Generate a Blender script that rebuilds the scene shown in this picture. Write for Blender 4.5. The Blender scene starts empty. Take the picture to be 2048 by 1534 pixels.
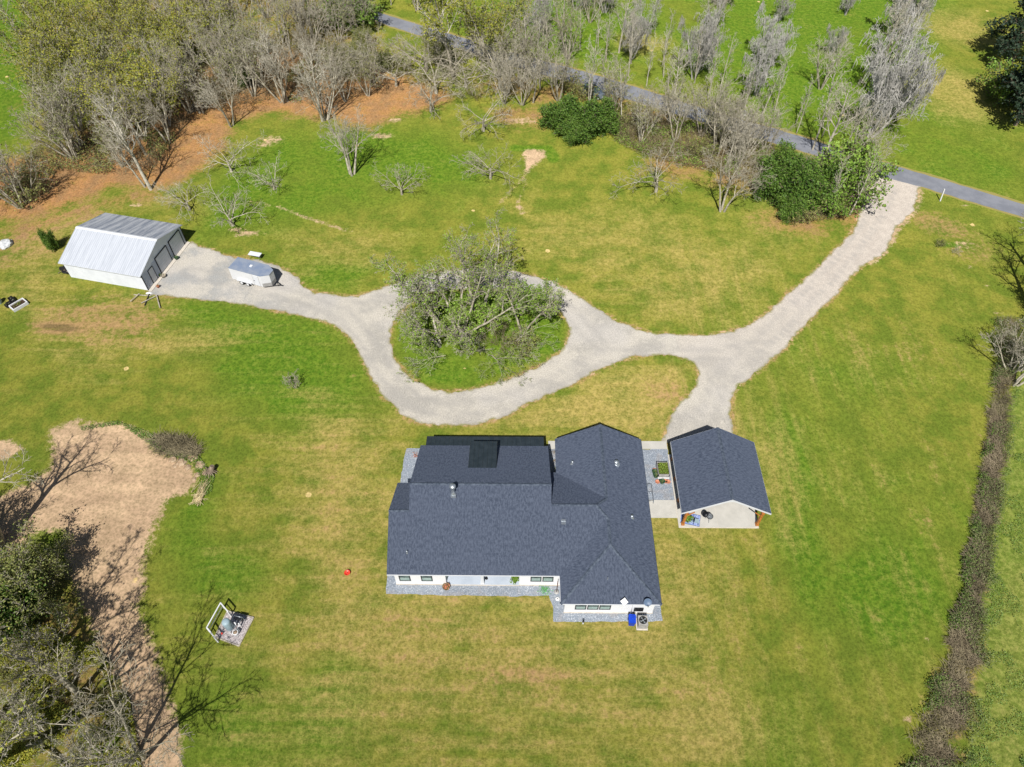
import bpy, math, random
import numpy as np
from mathutils import Vector, Matrix, geometry, noise as mnoise
R = math.radians
sc = bpy.context.scene
# ------------------------------------------------------------------ camera, sky, sun, exposure
CAM_H = 66.0; F = 1465.0; TH = R(50.7); PSI = R(0.45)
cd = bpy.data.cameras.new('camera'); cam = bpy.data.objects.new('camera', cd)
sc.collection.objects.link(cam); sc.camera = cam
cd.sensor_width = 36.0; cd.lens = F / 2048 * 36.0
cd.clip_start = 0.5; cd.clip_end = 6000
cam.location = (0, 0, CAM_H); cam.rotation_euler = (R(90) - TH, 0, PSI)
w = bpy.data.worlds.new("World"); sc.world = w; w.use_nodes = True
SUN_EL = 51.5; SHADOW_AZ = 10.0      # shadows fall this many degrees east of north
nt = w.node_tree
sky = nt.nodes.new('ShaderNodeTexSky'); sky.sky_type = 'NISHITA'; sky.sun_disc = False
sky.sun_elevation = R(SUN_EL); sky.sun_rotation = R(180 + SHADOW_AZ)
bgn = nt.nodes['Background']; bgn.inputs[1].default_value = 0.055
nt.links.new(sky.outputs[0], bgn.inputs[0])
sl = bpy.data.lights.new('sun', 'SUN'); sl.energy = 5.0; sl.angle = R(0.53); sl.color = (1.0, .965, .91)
so = bpy.data.objects.new('sun', sl); sc.collection.objects.link(so)
so.rotation_euler = (R(90 - SUN_EL), 0, R(-SHADOW_AZ))
so.location = (0, -50, 120)
sc.view_settings.view_transform = 'Standard'; sc.view_settings.look = 'None'
sc.view_settings.exposure = 0.08; sc.view_settings.gamma = 1.0
sc.cycles.max_bounces = 5; sc.cycles.diffuse_bounces = 2; sc.cycles.transparent_max_bounces = 4

# camera geometry: turns a pixel of the 2048 x 1534 photograph into the point on the ground it shows
_f = Vector((-math.sin(PSI)*math.cos(TH), math.cos(PSI)*math.cos(TH), -math.sin(TH)))
_r = Vector((math.cos(PSI), math.sin(PSI), 0)); _u = _r.cross(_f)
def P(px, py, z=0.0):
    d = _f + _r*((px-1024)/F) - _u*((py-767)/F)
    t = (z-CAM_H)/d.z
    return (d.x*t, d.y*t)
# ------------------------------------------------------------------ helpers
def tag(o, label=None, cat=None, group=None, kind=None):
    if label: o['label'] = label
    if cat: o['category'] = cat
    if group: o['group'] = group
    if kind: o['kind'] = kind
    return o
def empty(name, loc, rz=0.0):
    o = bpy.data.objects.new(name, None); sc.collection.objects.link(o)
    o.location = loc; o.rotation_euler = (0, 0, rz); o.empty_display_size = .5
    return o
class MB:
    """collects boxes, tubes, prisms and polygons and links them as one mesh object"""
    def __init__(s): s.v = []; s.f = []; s.m = []; s.uv = {}; s.sm = []
    def face(s, idx, m=0, uv=None, smooth=False):
        if uv: s.uv[len(s.f)] = uv
        s.f.append(idx); s.m.append(m); s.sm.append(smooth)
    def poly(s, pts, m=0, uvf=None):
        b = len(s.v); s.v += [tuple(p) for p in pts]
        s.face(list(range(b, b+len(pts))), m, [uvf(p) for p in pts] if uvf else None)
    def box(s, x0, x1, y0, y1, z0, z1, m=0, rz=0.0, c=None, mat=None):
        b = len(s.v)
        for z in (z0, z1):
            for x, y in ((x0, y0), (x1, y0), (x1, y1), (x0, y1)):
                if rz:
                    cx, cy = c if c else ((x0+x1)/2, (y0+y1)/2)
                    dx, dy = x-cx, y-cy
                    X, Y = cx+dx*math.cos(rz)-dy*math.sin(rz), cy+dx*math.sin(rz)+dy*math.cos(rz)
                    s.v.append((X, Y, z))
                else: s.v.append((x, y, z))
                if mat is not None: s.v[-1] = tuple(mat @ Vector(s.v[-1]))
        for q in ((3,2,1,0), (4,5,6,7), (0,1,5,4), (1,2,6,5), (2,3,7,6), (3,0,4,7)):
            s.face([b+i for i in q], m)
    def tube(s, pts, rad, n=8, m=0, caps=True, smooth=True):
        pts = [Vector(p) for p in pts]
        if not hasattr(rad, '__len__'): rad = [rad]*len(pts)
        rings = []
        for i, p in enumerate(pts):
            a = pts[min(i+1, len(pts)-1)] - pts[max(i-1, 0)]
            a = a.normalized() if a.length > 1e-9 else Vector((0, 0, 1))
            x = a.orthogonal().normalized() if abs(a.z) > .99 else Vector((0,0,1)).cross(a).normalized()
            y = a.cross(x); b = len(s.v); rings.append(b)
            for k in range(n):
                t = 2*math.pi*k/n
                s.v.append(tuple(p + (x*math.cos(t)+y*math.sin(t))*rad[i]))
        for j in range(len(rings)-1):
            for k in range(n):
                k2 = (k+1) % n
                s.face([rings[j]+k, rings[j]+k2, rings[j+1]+k2, rings[j+1]+k], m, smooth=smooth)
        if caps:
            s.face([rings[0]+k for k in range(n)][::-1], m); s.face([rings[-1]+k for k in range(n)], m)
    def cyl(s, x, y, z0, z1, r, r2=None, n=16, m=0):
        s.tube([(x, y, z0), (x, y, z1)], [r, r if r2 is None else r2], n, m, smooth=n > 8)
    def lathe(s, x, y, prof, n=18, m=0):
        rings = []
        for r, z in prof:
            rings.append(len(s.v))
            for k in range(n):
                t = 2*math.pi*k/n; s.v.append((x+r*math.cos(t), y+r*math.sin(t), z))
        for j in range(len(rings)-1):
            for k in range(n):
                k2 = (k+1) % n
                s.face([rings[j]+k, rings[j]+k2, rings[j+1]+k2, rings[j+1]+k], m, smooth=True)
    def prism(s, pts, z0, z1, m=0, mside=None):
        n = len(pts); b = len(s.v)
        s.v += [(p[0], p[1], z0) for p in pts] + [(p[0], p[1], z1) for p in pts]
        ms = m if mside is None else mside
        s.face([b+n+i for i in range(n)], m); s.face([b+i for i in range(n)][::-1], ms)
        for i in range(n): s.face([b+i, b+(i+1) % n, b+n+(i+1) % n, b+n+i], ms)
    def slab(s, pts, th, m=0, mside=1, ua=(1,0,0), va=(0,1,0)):
        """a roof plane: polygon with thickness th below it and uvs in metres"""
        ua = Vector(ua); va = Vector(va); n = len(pts)
        s.poly(pts, m, lambda p: (Vector(p).dot(ua), Vector(p).dot(va)))
        low = [(p[0], p[1], p[2]-th) for p in pts]; b = len(s.v); s.v += [tuple(p) for p in pts]+low
        s.face([b+n+i for i in range(n)][::-1], mside)
        for i in range(n): s.face([b+i, b+n+i, b+n+(i+1) % n, b+(i+1) % n], mside)
    def build(s, name, mats, parent=None, loc=None, rz=0.0):
        me = bpy.data.meshes.new(name); me.from_pydata(s.v, [], s.f)
        if not isinstance(mats, (list, tuple)): mats = [mats]
        for x in mats: me.materials.append(x)
        me.polygons.foreach_set('material_index', s.m); me.polygons.foreach_set('use_smooth', s.sm)
        if s.uv:
            ul = me.uv_layers.new(name='UVMap')
            for fi, uv in s.uv.items():
                for k, li in enumerate(me.polygons[fi].loop_indices): ul.data[li].uv = uv[k]
        me.update()
        o = bpy.data.objects.new(name, me); sc.collection.objects.link(o)
        if parent: o.parent = parent
        if loc: o.location = loc
        if rz: o.rotation_euler = (0, 0, rz)
        return o
# ------------------------------------------------------------------ materials
class NT:
    def __init__(s, name):
        s.mat = bpy.data.materials.new(name); s.mat.use_nodes = True
        s.t = s.mat.node_tree; s.b = s.t.nodes['Principled BSDF']; s.b.inputs['Specular IOR Level'].default_value = .3
    def n(s, typ, **k):
        x = s.t.nodes.new('ShaderNode'+typ)
        for a, v in k.items(): setattr(x, a, v)
        return x
    def l(s, a, b): s.t.links.new(a, b)
    def noise(s, vec, scale, detail=3, rough=.6):
        x = s.n('TexNoise'); x.inputs['Scale'].default_value = scale; x.inputs['Detail'].default_value = detail
        x.inputs['Roughness'].default_value = rough
        if vec is not None: s.l(vec, x.inputs['Vector'])
        return x.outputs['Fac']
    def ramp(s, fac, a, b, ca=(0,0,0,1), cb=(1,1,1,1)):
        x = s.n('ValToRGB'); e = x.color_ramp.elements
        e[0].position = a; e[1].position = b; e[0].color = ca; e[1].color = cb
        s.l(fac, x.inputs[0]); return x.outputs[0]
    def mr(s, v, a, b, c=0, d=1):
        x = s.n('MapRange'); x.interpolation_type = 'SMOOTHSTEP'
        s.l(v, x.inputs[0])
        for i, q in enumerate((a, b, c, d)): x.inputs[i+1].default_value = q
        return x.outputs[0]
    def math(s, op, a, b=None, clamp=False):
        x = s.n('Math', operation=op); x.use_clamp = clamp
        for i, v in enumerate((a, b)):
            if v is None: continue
            if isinstance(v, (int, float)): x.inputs[i].default_value = v
            else: s.l(v, x.inputs[i])
        return x.outputs[0]
    def mix(s, fac, a, b, typ='MIX'):
        x = s.n('Mix', data_type='RGBA', blend_type=typ)
        for sock, v in ((x.inputs[0], fac), (x.inputs[6], a), (x.inputs[7], b)):
            if isinstance(v, (int, float)): sock.default_value = v
            elif isinstance(v, tuple): sock.default_value = (*v[:3], 1)
            else: s.l(v, sock)
        return x.outputs[2]
    def bump(s, h, strength, dist):
        x = s.n('Bump'); x.inputs['Strength'].default_value = strength; x.inputs['Distance'].default_value = dist
        s.l(h, x.inputs['Height']); s.l(x.outputs[0], s.b.inputs['Normal'])
    def pos(s): return s.n('NewGeometry').outputs['Position']
    def obj(s): return s.n('TexCoord').outputs['Object']
    def rand(s): return s.n('ObjectInfo').outputs['Random']
    def out(s, col, rough=.8, metal=0.0):
        if isinstance(col, tuple): s.b.inputs['Base Color'].default_value = (*col[:3], 1)
        else: s.l(col, s.b.inputs['Base Color'])
        if isinstance(rough, (int, float)): s.b.inputs['Roughness'].default_value = rough
        else: s.l(rough, s.b.inputs['Roughness'])
        s.b.inputs['Metallic'].default_value = metal
        return s.mat
def rough_mat(name, c1, c2, scale=3.0, rough=.8, metal=0.0, bump=0.0, bs=20.0, bd=.02, lo=.35, hi=.65):
    k = NT(name); p = k.obj()
    f = k.mr(k.noise(p, scale, 4), lo, hi)
    if bump: k.bump(k.noise(p, bs, 3), bump, bd)
    return k.out(k.mix(f, c1, c2), rough, metal)
M = {}
def build_mats():
    M['white'] = rough_mat('white_paint', (.74,.745,.75), (.69,.695,.7), .6, .55)
    M['trim'] = rough_mat('white_trim', (.74,.76,.79), (.68,.70,.73), 1, .45)
    M['black_frame'] = rough_mat('black_window_frame', (.015,.02,.02), (.03,.035,.035), 3, .35)
    M['dark'] = rough_mat('dark_metal', (.012,.014,.018), (.03,.032,.036), 4, .4, .3)
    M['steel'] = rough_mat('galvanised_steel', (.42,.46,.5), (.56,.6,.63), 6, .38, .7)
    M['greymetal'] = rough_mat('painted_grey_metal', (.33,.32,.31), (.42,.41,.39), 3, .5, .1)
    M['wood'] = rough_mat('stained_timber', (.36,.12,.025), (.52,.21,.05), 5, .55)
    M['drywood'] = rough_mat('bleached_cane', (.5,.39,.2), (.72,.6,.36), 4, .8)
    M['greywood'] = rough_mat('weathered_wood', (.3,.26,.2), (.5,.45,.36), 4, .8)
    M['blue'] = rough_mat('blue_plastic', (.008,.045,.42), (.012,.065,.55), 2, .35)
    M['redpl'] = rough_mat('red_plastic', (.72,.05,.03), (.82,.1,.06), 5, .4)
    M['terra'] = rough_mat('terracotta', (.48,.17,.09), (.62,.27,.17), 7, .8)
    M['darkgreen_pot'] = rough_mat('dark_green_pot', (.02,.06,.03), (.04,.1,.05), 5, .5)
    M['tank'] = rough_mat('pale_blue_tank', (.27,.37,.42), (.33,.43,.47), 2, .4)
    M['rubber'] = rough_mat('tyre_rubber', (.012,.012,.013), (.03,.03,.03), 4, .8)
    M['potsoil'] = rough_mat('potting_soil', (.035,.022,.012), (.08,.05,.03), 20, .95)
    M['tarp'] = rough_mat('pale_grey_tarp', (.45,.47,.48), (.72,.73,.73), 3, .5, bump=.6, bs=5, bd=.15)
    k = NT('window_glass'); k.b.inputs['Specular IOR Level'].default_value = .8
    M['glass'] = k.out(k.mix(k.mr(k.noise(k.pos(), 2.2, 2), .4, .6), (.03,.055,.05), (.1,.15,.13)), .06)
    M['glass_sill_reflection'] = rough_mat('lower_pane_painted_reflection', (.26,.36,.33), (.36,.46,.43), 3, .12)  # the sill's reflection in the lower panes, painted in as pale green
    # lap siding: courses every 18 cm
    for nm, c1, c2 in (('siding', (.86,.865,.875), (.82,.825,.835)), ('shedsiding', (.82,.85,.90), (.75,.78,.83))):
        k = NT(nm); p = k.obj(); sep = k.n('SeparateXYZ'); k.l(p, sep.inputs[0])
        fr = k.math('FRACT', k.math('DIVIDE', sep.outputs[2], .2 if nm == 'siding' else .23))
        k.bump(fr, .25, .03)
        c = k.mix(k.mr(k.noise(p, .7, 4), .4, .65), c1, c2)
        M[nm] = k.out(k.mix(k.mr(fr, .0, .1, .7, 1.0), (.4,.42,.45), c), .5)
    # asphalt shingles
    k = NT('slate_blue_shingles'); uv = k.n('UVMap').outputs[0]
    br = k.n('TexBrick'); k.l(uv, br.inputs['Vector'])
    for a, v in (('Scale', 1.0), ('Mortar Size', .007), ('Mortar Smooth', .6), ('Bias', -.1), ('Brick Width', .31), ('Row Height', .145)): br.inputs[a].default_value = v
    br.inputs['Color1'].default_value = (.044,.058,.094,1); br.inputs['Color2'].default_value = (.072,.090,.135,1)
    br.inputs['Mortar'].default_value = (.020,.028,.042,1)
    g = k.noise(uv, 26, 3, .8); big = k.noise(uv, .35, 4); mpr = k.n('Mapping'); mpr.inputs['Scale'].default_value = (6.5, 2.6, 1); k.l(uv, mpr.inputs[0]); vb = k.noise(mpr.outputs[0], 1.0, 3, .75)
    c = k.mix(k.mr(g, .38, .62, 0, .75), br.outputs[0], (.092,.113,.163))
    c = k.mix(.6, c, k.mix(k.mr(vb, .38, .62), (.112,.135,.185), (.034,.046,.074)))
    c = k.mix(k.mr(big, .4, .62, 0, .3), c, (.082,.1,.145))
    k.bump(k.math('ADD', br.outputs['Fac'], g), .5, .015)
    k.b.inputs['Diffuse Roughness'].default_value = .5; M['shingle'] = k.out(c, .85)
    M['ridge'] = rough_mat('ridge_cap_shingles', (.045,.06,.088), (.10,.122,.16), 4, .85)
    M['roofedge'] = rough_mat('dark_drip_edge', (.02,.026,.035), (.035,.042,.055), 4, .6)
    # standing seam metal
    k = NT('black_standing_seam'); k.b.inputs['Specular IOR Level'].default_value = .5
    M['seam'] = k.out(k.mix(k.mr(k.noise(k.obj(), 1.5, 3), .35, .7), (.028,.040,.048), (.042,.056,.066)), .42, .15)
    # corrugated white shed roof: streaks run down the slope
    k = NT('white_ribbed_roof'); uv = k.n('UVMap').outputs[0]
    mp = k.n('Mapping'); mp.inputs['Scale'].default_value = (3.2, .22, 1); k.l(uv, mp.inputs[0])
    st = k.noise(mp.outputs[0], 1.0, 5, .7); sep = k.n('SeparateXYZ'); k.l(uv, sep.inputs[0])
    rib = k.math('FRACT', k.math('DIVIDE', sep.outputs[0], .27))
    ribm = k.math('COMPARE', rib, .5); ribm.node.inputs[2].default_value = .11
    c = k.mix(k.mr(st, .42, .62), (.60,.63,.68), (.50,.53,.58))
    c = k.mix(k.math('MULTIPLY', ribm, .45), c, (.34,.37,.43))
    k.bump(ribm, .6, .03)
    M['shedroof'] = k.out(c, .5, .1)
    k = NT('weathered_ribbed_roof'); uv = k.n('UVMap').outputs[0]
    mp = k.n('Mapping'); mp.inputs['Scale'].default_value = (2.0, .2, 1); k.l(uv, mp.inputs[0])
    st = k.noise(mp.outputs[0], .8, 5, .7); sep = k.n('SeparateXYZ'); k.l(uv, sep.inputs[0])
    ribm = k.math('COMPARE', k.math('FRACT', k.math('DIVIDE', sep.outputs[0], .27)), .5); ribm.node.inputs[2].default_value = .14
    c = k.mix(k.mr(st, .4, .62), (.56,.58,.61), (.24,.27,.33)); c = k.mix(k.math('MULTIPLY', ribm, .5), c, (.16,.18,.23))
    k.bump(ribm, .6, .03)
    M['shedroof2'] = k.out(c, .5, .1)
    # concrete, gravel, asphalt
    M['concrete'] = rough_mat('pale_concrete', (.56,.54,.49), (.49,.475,.43), 1.1, .85, bump=.15, lo=.3, hi=.7)
    M['slabedge'] = rough_mat('slab_edge_concrete', (.66,.6,.52), (.55,.5,.43), 3, .85)
    M['porchfloor'] = rough_mat('pale_blue_grey_porch_floor', (.5,.56,.64), (.44,.5,.58), .8, .6)
    k = NT('blue_grey_gravel'); p = k.pos()
    vo = k.n('TexVoronoi'); vo.inputs['Scale'].default_value = 17; k.l(p, vo.inputs['Vector'])
    hs = k.n('SeparateColor'); k.l(vo.outputs['Color'], hs.inputs[0])
    c = k.mix(hs.outputs[0], (.20,.235,.28), (.36,.40,.46)); c = k.mix(k.math('GREATER_THAN', hs.outputs[1], .9), c, (.55,.58,.62))
    c = k.mix(k.mr(k.noise(p, .8, 3), .5, .7, 0, .35), c, (.36,.31,.27))
    k.bump(vo.outputs['Distance'], .8, .05); M['bluegravel'] = k.out(c, .85)
    k = NT('pink_grey_gravel'); p = k.pos(); vo = k.n('TexVoronoi'); vo.inputs['Scale'].default_value = 13; k.l(p, vo.inputs['Vector'])
    hs = k.n('SeparateColor'); k.l(vo.outputs['Color'], hs.inputs[0])
    c = k.mix(hs.outputs[0], (.24,.2,.2), (.62,.57,.56)); k.bump(vo.outputs['Distance'], .8, .05); M['padgravel'] = k.out(c, .85)
    k = NT('crushed_limestone'); p = k.pos()
    n1 = k.noise(p, .22, 5, .65); n2 = k.noise(p, 1.1, 4, .7); n3 = k.noise(p, 7, 3, .85); n4 = k.noise(p, .09, 2)
    c = k.mix(k.mr(n1, .42, .62), (.47,.44,.385), (.365,.345,.31)); c = k.mix(k.mr(n2, .5, .68, 0, .5), c, (.54,.505,.445))
    c = k.mix(k.mr(n4, .5, .66, 0, .5), c, (.43,.41,.39))
    at = k.n('Attribute'); at.attribute_name = 'pink'; c = k.mix(k.math('MULTIPLY', at.outputs['Fac'], .75), c, k.mix(k.mr(n2, .4, .6), (.52,.46,.40), (.44,.385,.335)))
    at2 = k.n('Attribute'); at2.attribute_name = 'stain'; c = k.mix(k.math('MULTIPLY', at2.outputs['Fac'], k.mr(n1, .45, .62, 0, .7)), c, (.30,.31,.31))
    c = k.mix(1.0, c, k.mix(k.mr(n3, .3, .7), (.72,.72,.72), (1.2,1.2,1.2)), 'MULTIPLY')
    at3 = k.n('Attribute'); at3.attribute_name = 'track'; c = k.mix(k.math('MULTIPLY', at3.outputs['Fac'], k.mr(n2, .35, .6, .25, .7)), c, (.31,.295,.275))
    at4 = k.n('Attribute'); at4.attribute_name = 'edge'; ed = k.math('ADD', at4.outputs['Fac'], k.math('MULTIPLY', k.math('SUBTRACT', n3, .5), 1.3)); ed = k.math('ADD', ed, k.math('MULTIPLY', k.math('SUBTRACT', n2, .5), 1.2))
    c = k.mix(k.mr(ed, .62, 1.05, 0, .85), c, k.mix(k.mr(n2, .45, .6), (.24,.19,.1), (.2,.2,.055)))
    k.bump(n3, .6, .05); k.b.inputs['Diffuse Roughness'].default_value = 1.0; M['drive'] = k.out(c, .95)
    k = NT('grey_asphalt'); p = k.pos(); n3 = k.noise(p, 6, 3, .8)
    c = k.mix(k.mr(k.noise(p, .35, 4), .4, .62), (.25,.26,.29), (.2,.21,.24)); c = k.mix(1.0, c, k.mix(n3, (.85,.85,.85), (1.15,1.15,1.15)), 'MULTIPLY')
    M['asphalt'] = k.out(c, .9)
    # bark and leaves
    def bark(nm, a, b): 
        k = NT(nm); p = k.obj(); c = k.mix(k.mr(k.noise(p, 2.5, 4, .7), .35, .65), a, b)
        c = k.mix(1.0, c, k.mix(k.rand(), (.85,.83,.8), (1.12,1.12,1.12)), 'MULTIPLY'); M[nm] = k.out(c, .9)
    bark('bark_grey', (.30,.27,.205), (.56,.52,.41)); bark('bark_pale', (.37,.34,.265), (.62,.58,.48))
    bark('bark_moss', (.32,.31,.28), (.60,.58,.54)); bark('bark_brown', (.15,.11,.08), (.34,.27,.2))
    def leaf(nm, a, b, cc):
        k = NT(nm); p = k.obj(); c = k.mix(k.mr(k.noise(p, 1.1, 2), .4, .6), a, b); c = k.mix(k.mr(k.noise(p, 9, 1), .5, .62), c, cc)
        c = k.mix(1.0, c, k.mix(k.rand(), (.8,.82,.8), (1.15,1.1,1.1)), 'MULTIPLY')
        k.b.inputs['Subsurface Weight'].default_value = 0.0; M[nm] = k.out(c, .6)
    leaf('leaf_olive', (.17,.22,.03), (.30,.33,.035), (.40,.34,.045)); leaf('leaf_dark', (.045,.11,.015), (.10,.19,.025), (.17,.27,.04))
    leaf('leaf_fresh', (.15,.27,.025), (.24,.36,.04), (.32,.4,.07)); leaf('leaf_pine', (.012,.028,.02), (.03,.055,.03), (.045,.075,.035))
    leaf('leaf_thicket', (.07,.11,.03), (.13,.18,.045), (.2,.22,.09)); leaf('leaf_greygreen', (.13,.17,.04), (.23,.26,.065), (.32,.31,.10)); leaf('leaf_lime', (.14,.26,.03), (.2,.34,.04), (.26,.38,.07))
    leaf('brush_brown', (.15,.115,.06), (.28,.23,.13), (.36,.31,.2)); leaf('weed', (.09,.19,.025), (.15,.26,.04), (.26,.34,.11))
    leaf('lichen', (.22,.25,.17), (.33,.35,.27), (.4,.42,.34))
build_mats()
# ------------------------------------------------------------------ the ground: one sheet, surface kinds kept as attributes
def PL(*pts): return [P(*p) for p in pts]
DRIVE = [(376,486),(395,492),(430,500),(455,512),(490,517),(530,522),(556,532),(580,545),(600,562),(612,578),(640,586),(680,590),(710,592),(740,584),(775,572),(810,560),(850,548),(900,540),(960,537),(1020,542),(1060,550),(1095,560),(1130,575),(1165,598),(1200,622),(1240,645),(1290,662),(1340,669),(1400,671),(1450,664),(1500,650),(1540,620),(1590,575),(1630,540),(1665,505),(1695,475),(1715,440),(1722,400),(1725,370),(1728,343),(1736,334),(1840,366),(1838,380),(1835,400),(1822,425),(1800,447),(1780,480),(1768,505),(1740,522),(1700,555),(1670,590),(1640,620),(1600,660),(1560,705),(1520,740),(1480,770),(1466,790),(1462,820),(1466,866),(1468,886),(1332,886),(1333,866),(1342,835),(1360,805),(1385,780),(1395,755),(1390,730),(1370,717),(1330,710),(1280,712),(1240,722),(1200,740),(1150,765),(1100,788),(1050,810),(1020,828),(980,842),(930,849),(870,851),(830,843),(800,825),(780,805),(760,785),(740,750),(725,720),(710,690),(690,665),(660,645),(625,637),(560,622),(500,612),(440,603),(385,597),(330,590),(297,580)]
ISLAND = [(850,588),(900,580),(960,577),(1020,581),(1075,594),(1110,617),(1133,640),(1139,665),(1130,690),(1110,712),(1080,730),(1040,750),(990,766),(940,778),(900,784),(870,780),(840,768),(815,750),(795,725),(783,700),(780,680),(783,655),(790,638),(812,612)]
DRIVE = PL(*DRIVE); ISLAND = PL(*ISLAND)
DIRT = PL((105,862),(150,843),(160,855),(235,848),(290,872),(310,905),(345,915),(380,938),(387,965),(370,985),(330,1000),(318,1030),(300,1060),(292,1100),(278,1130),(286,1170),(268,1215),(300,1290),(330,1400),(352,1450),(365,1560),(285,1560),(262,1440),(240,1370),(225,1330),(190,1290),(185,1240),(160,1180),(135,1120),(130,1060),(70,1060),(20,1110),(-40,1120),(-40,1010),(60,970),(110,930))
HEDGE_L = [(1990,640),(1988,740),(1978,800),(1968,900),(1957,980),(1942,1060),(1928,1120),(1925,1170),(1912,1230),(1900,1290),(1862,1360),(1842,1430),(1812,1534),(1790,1600)]
HEDGE_R = [(2060,640),(2052,690),(2040,740),(2030,800),(2022,900),(2012,960),(1995,1060),(1988,1150),(1978,1230),(1985,1310),(1967,1400),(1957,1480),(1948,1534),(1940,1600)]
HEDGE = PL(*(HEDGE_L + HEDGE_R[::-1]))
def axis(lo, hi, step, ext, g=1.35):
    a = list(np.arange(lo, hi+.001, step)); d = step
    while a[-1] < ext: d *= g; a.append(a[-1]+d)
    d = step
    while a[0] > -ext: d *= g; a.insert(0, a[0]-d)
    return np.array(a)
gx = axis(-108, 108, .5, 2500); gy = axis(8, 160, .5, 2500)
X, Y = np.meshgrid(gx, gy); GX = X.ravel(); GY = Y.ravel(); NV = len(GX)
near = np.where((np.abs(GX) < 110) & (GY > 6) & (GY < 162))[0]
nx_, ny_ = GX[near], GY[near]
def seg_dist(pts, x, y, closed=True):
    d = np.full(len(x), 1e9); n = len(pts)
    for i in range(n if closed else n-1):
        ax, ay = pts[i]; bx, by = pts[(i+1) % n]; ux, uy = bx-ax, by-ay; L = ux*ux+uy*uy+1e-9
        t = np.clip(((x-ax)*ux+(y-ay)*uy)/L, 0, 1); d = np.minimum(d, np.hypot(x-ax-t*ux, y-ay-t*uy))
    return d
def inside(pts, x, y):
    r = np.zeros(len(x), bool); n = len(pts)
    for i in range(n):
        ax, ay = pts[i]; bx, by = pts[(i+1) % n]
        if ay == by: continue
        c = ((ay > y) != (by > y)) & (x < (bx-ax)*(y-ay)/(by-ay)+ax); r ^= c
    return r
ATT = {k: np.zeros(NV) for k in ('dry', 'litter', 'dirt', 'soil', 'lush', 'weed')}
def put(nm, v):
    a = ATT[nm]; a[near] = np.maximum(a[near], v)
def area(nm, pts, s=1.0, feather=2.0, px=True):
    if px: pts = PL(*pts)
    d = seg_dist(pts, nx_, ny_); sd = np.where(inside(pts, nx_, ny_), d, -d)
    put(nm, s*np.clip(.5+sd/(2*feather), 0, 1))
def line(nm, pts, wd, s=1.0):
    d = seg_dist(PL(*pts), nx_, ny_, False); put(nm, s*np.clip(1.5-d/wd, 0, 1))
def blob(nm, px, py, rx, ry, s=1.0, rot=0.0):
    cx, cy = P(px, py); dx, dy = nx_-cx, ny_-cy; c, q = math.cos(rot), math.sin(rot)
    d = np.hypot((dx*c+dy*q)/rx, (-dx*q+dy*c)/ry); put(nm, s*np.clip(1.35-d*.85, 0, 1))
# leaf litter under the wood
area('litter', [(-60,450),(-60,330),(100,300),(180,240),(330,150),(560,90),(760,130),(900,180),(905,205),(850,225),(800,235),(740,262),(640,240),(540,228),(478,245),(450,300),(400,350),(320,385),(230,372),(180,400),(120,425),(50,445)], .92, 2.5)
area('litter', [(0,60),(300,-40),(720,-20),(780,90),(700,140),(400,140),(200,200),(60,300)], .5, 6)
area('litter', [(-20,470),(30,440),(190,400),(350,350),(330,400),(200,420),(130,445),(60,475)], .62, 2)
line('litter', [(0,380),(120,390),(200,360),(280,330)], 3.0, 1.0)
for x, y in ((1290,235),(1400,300),(1480,360),(1600,440),(1690,430),(1050,235),(1360,330),(1240,190),(1010,170),(1110,190)): blob('litter', x, y, 7, 4, .62)
area('litter', [(0,1180),(120,1110),(220,1230),(260,1370),(300,1540),(-40,1560),(-40,1180)], .55, 3)
area('lush', [(0,1200),(90,1230),(250,1360),(270,1560),(-40,1560)], .45, 3)
# worn soil
area('soil', [(560,880),(760,860),(770,1180),(1090,1250),(1330,1280),(1480,1060),(1560,1330),(1400,1480),(700,1480),(560,1250)], .34, 6)
area('soil', [(1560,700),(1800,640),(1950,700),(1900,1100),(1800,1100),(1850,760),(1700,740)], .32, 6)
blob('soil', 1060, 1360, 9, 2, .5); blob('soil', 820, 1250, 8, 1.2, .45); blob('soil', 1330, 780, 4, 2.5, .5)
area('soil', [(80,620),(170,588),(300,598),(345,620),(330,670),(260,700),(170,690),(80,660)], .7, 3)
area('soil', [(-40,470),(60,445),(150,470),(120,520),(-40,560)], .55, 3)
blob('soil', 120, 655, 5.0, 1.3, 1.0, -.1); line('soil', [(170,690),(260,660),(330,660)], 1.0, .55)
line('soil', [(0,520),(80,470),(200,425)], .7, .7); line('soil', [(0,500),(70,455),(180,412)], .7, .7)
blob('soil', 1880, 450, 6, 3, .65, -.6); blob('soil', 1945, 500, 4, 3, .5); blob('dirt', 1930, 490, 2.2, 1.2, .55)
area('soil', [(1300,780),(1395,740),(1380,790),(1330,850),(1240,850)], .35, 4)
dd = seg_dist(DRIVE, nx_, ny_); di = seg_dist(ISLAND, nx_, ny_)
put('soil', .62*np.clip(1.4-np.minimum(dd, di)/.55, 0, 1)); put('dirt', .5*np.clip(1.3-np.minimum(dd, di)/.35, 0, 1))
area('soil', [(395,510),(455,505),(530,516),(590,540),(612,570),(560,540),(480,528)], .7, 1.0)
line('dirt', [(1838,380),(1838,405),(1818,432),(1791,460),(1766,505),(1741,525)], .8, .55)
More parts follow.
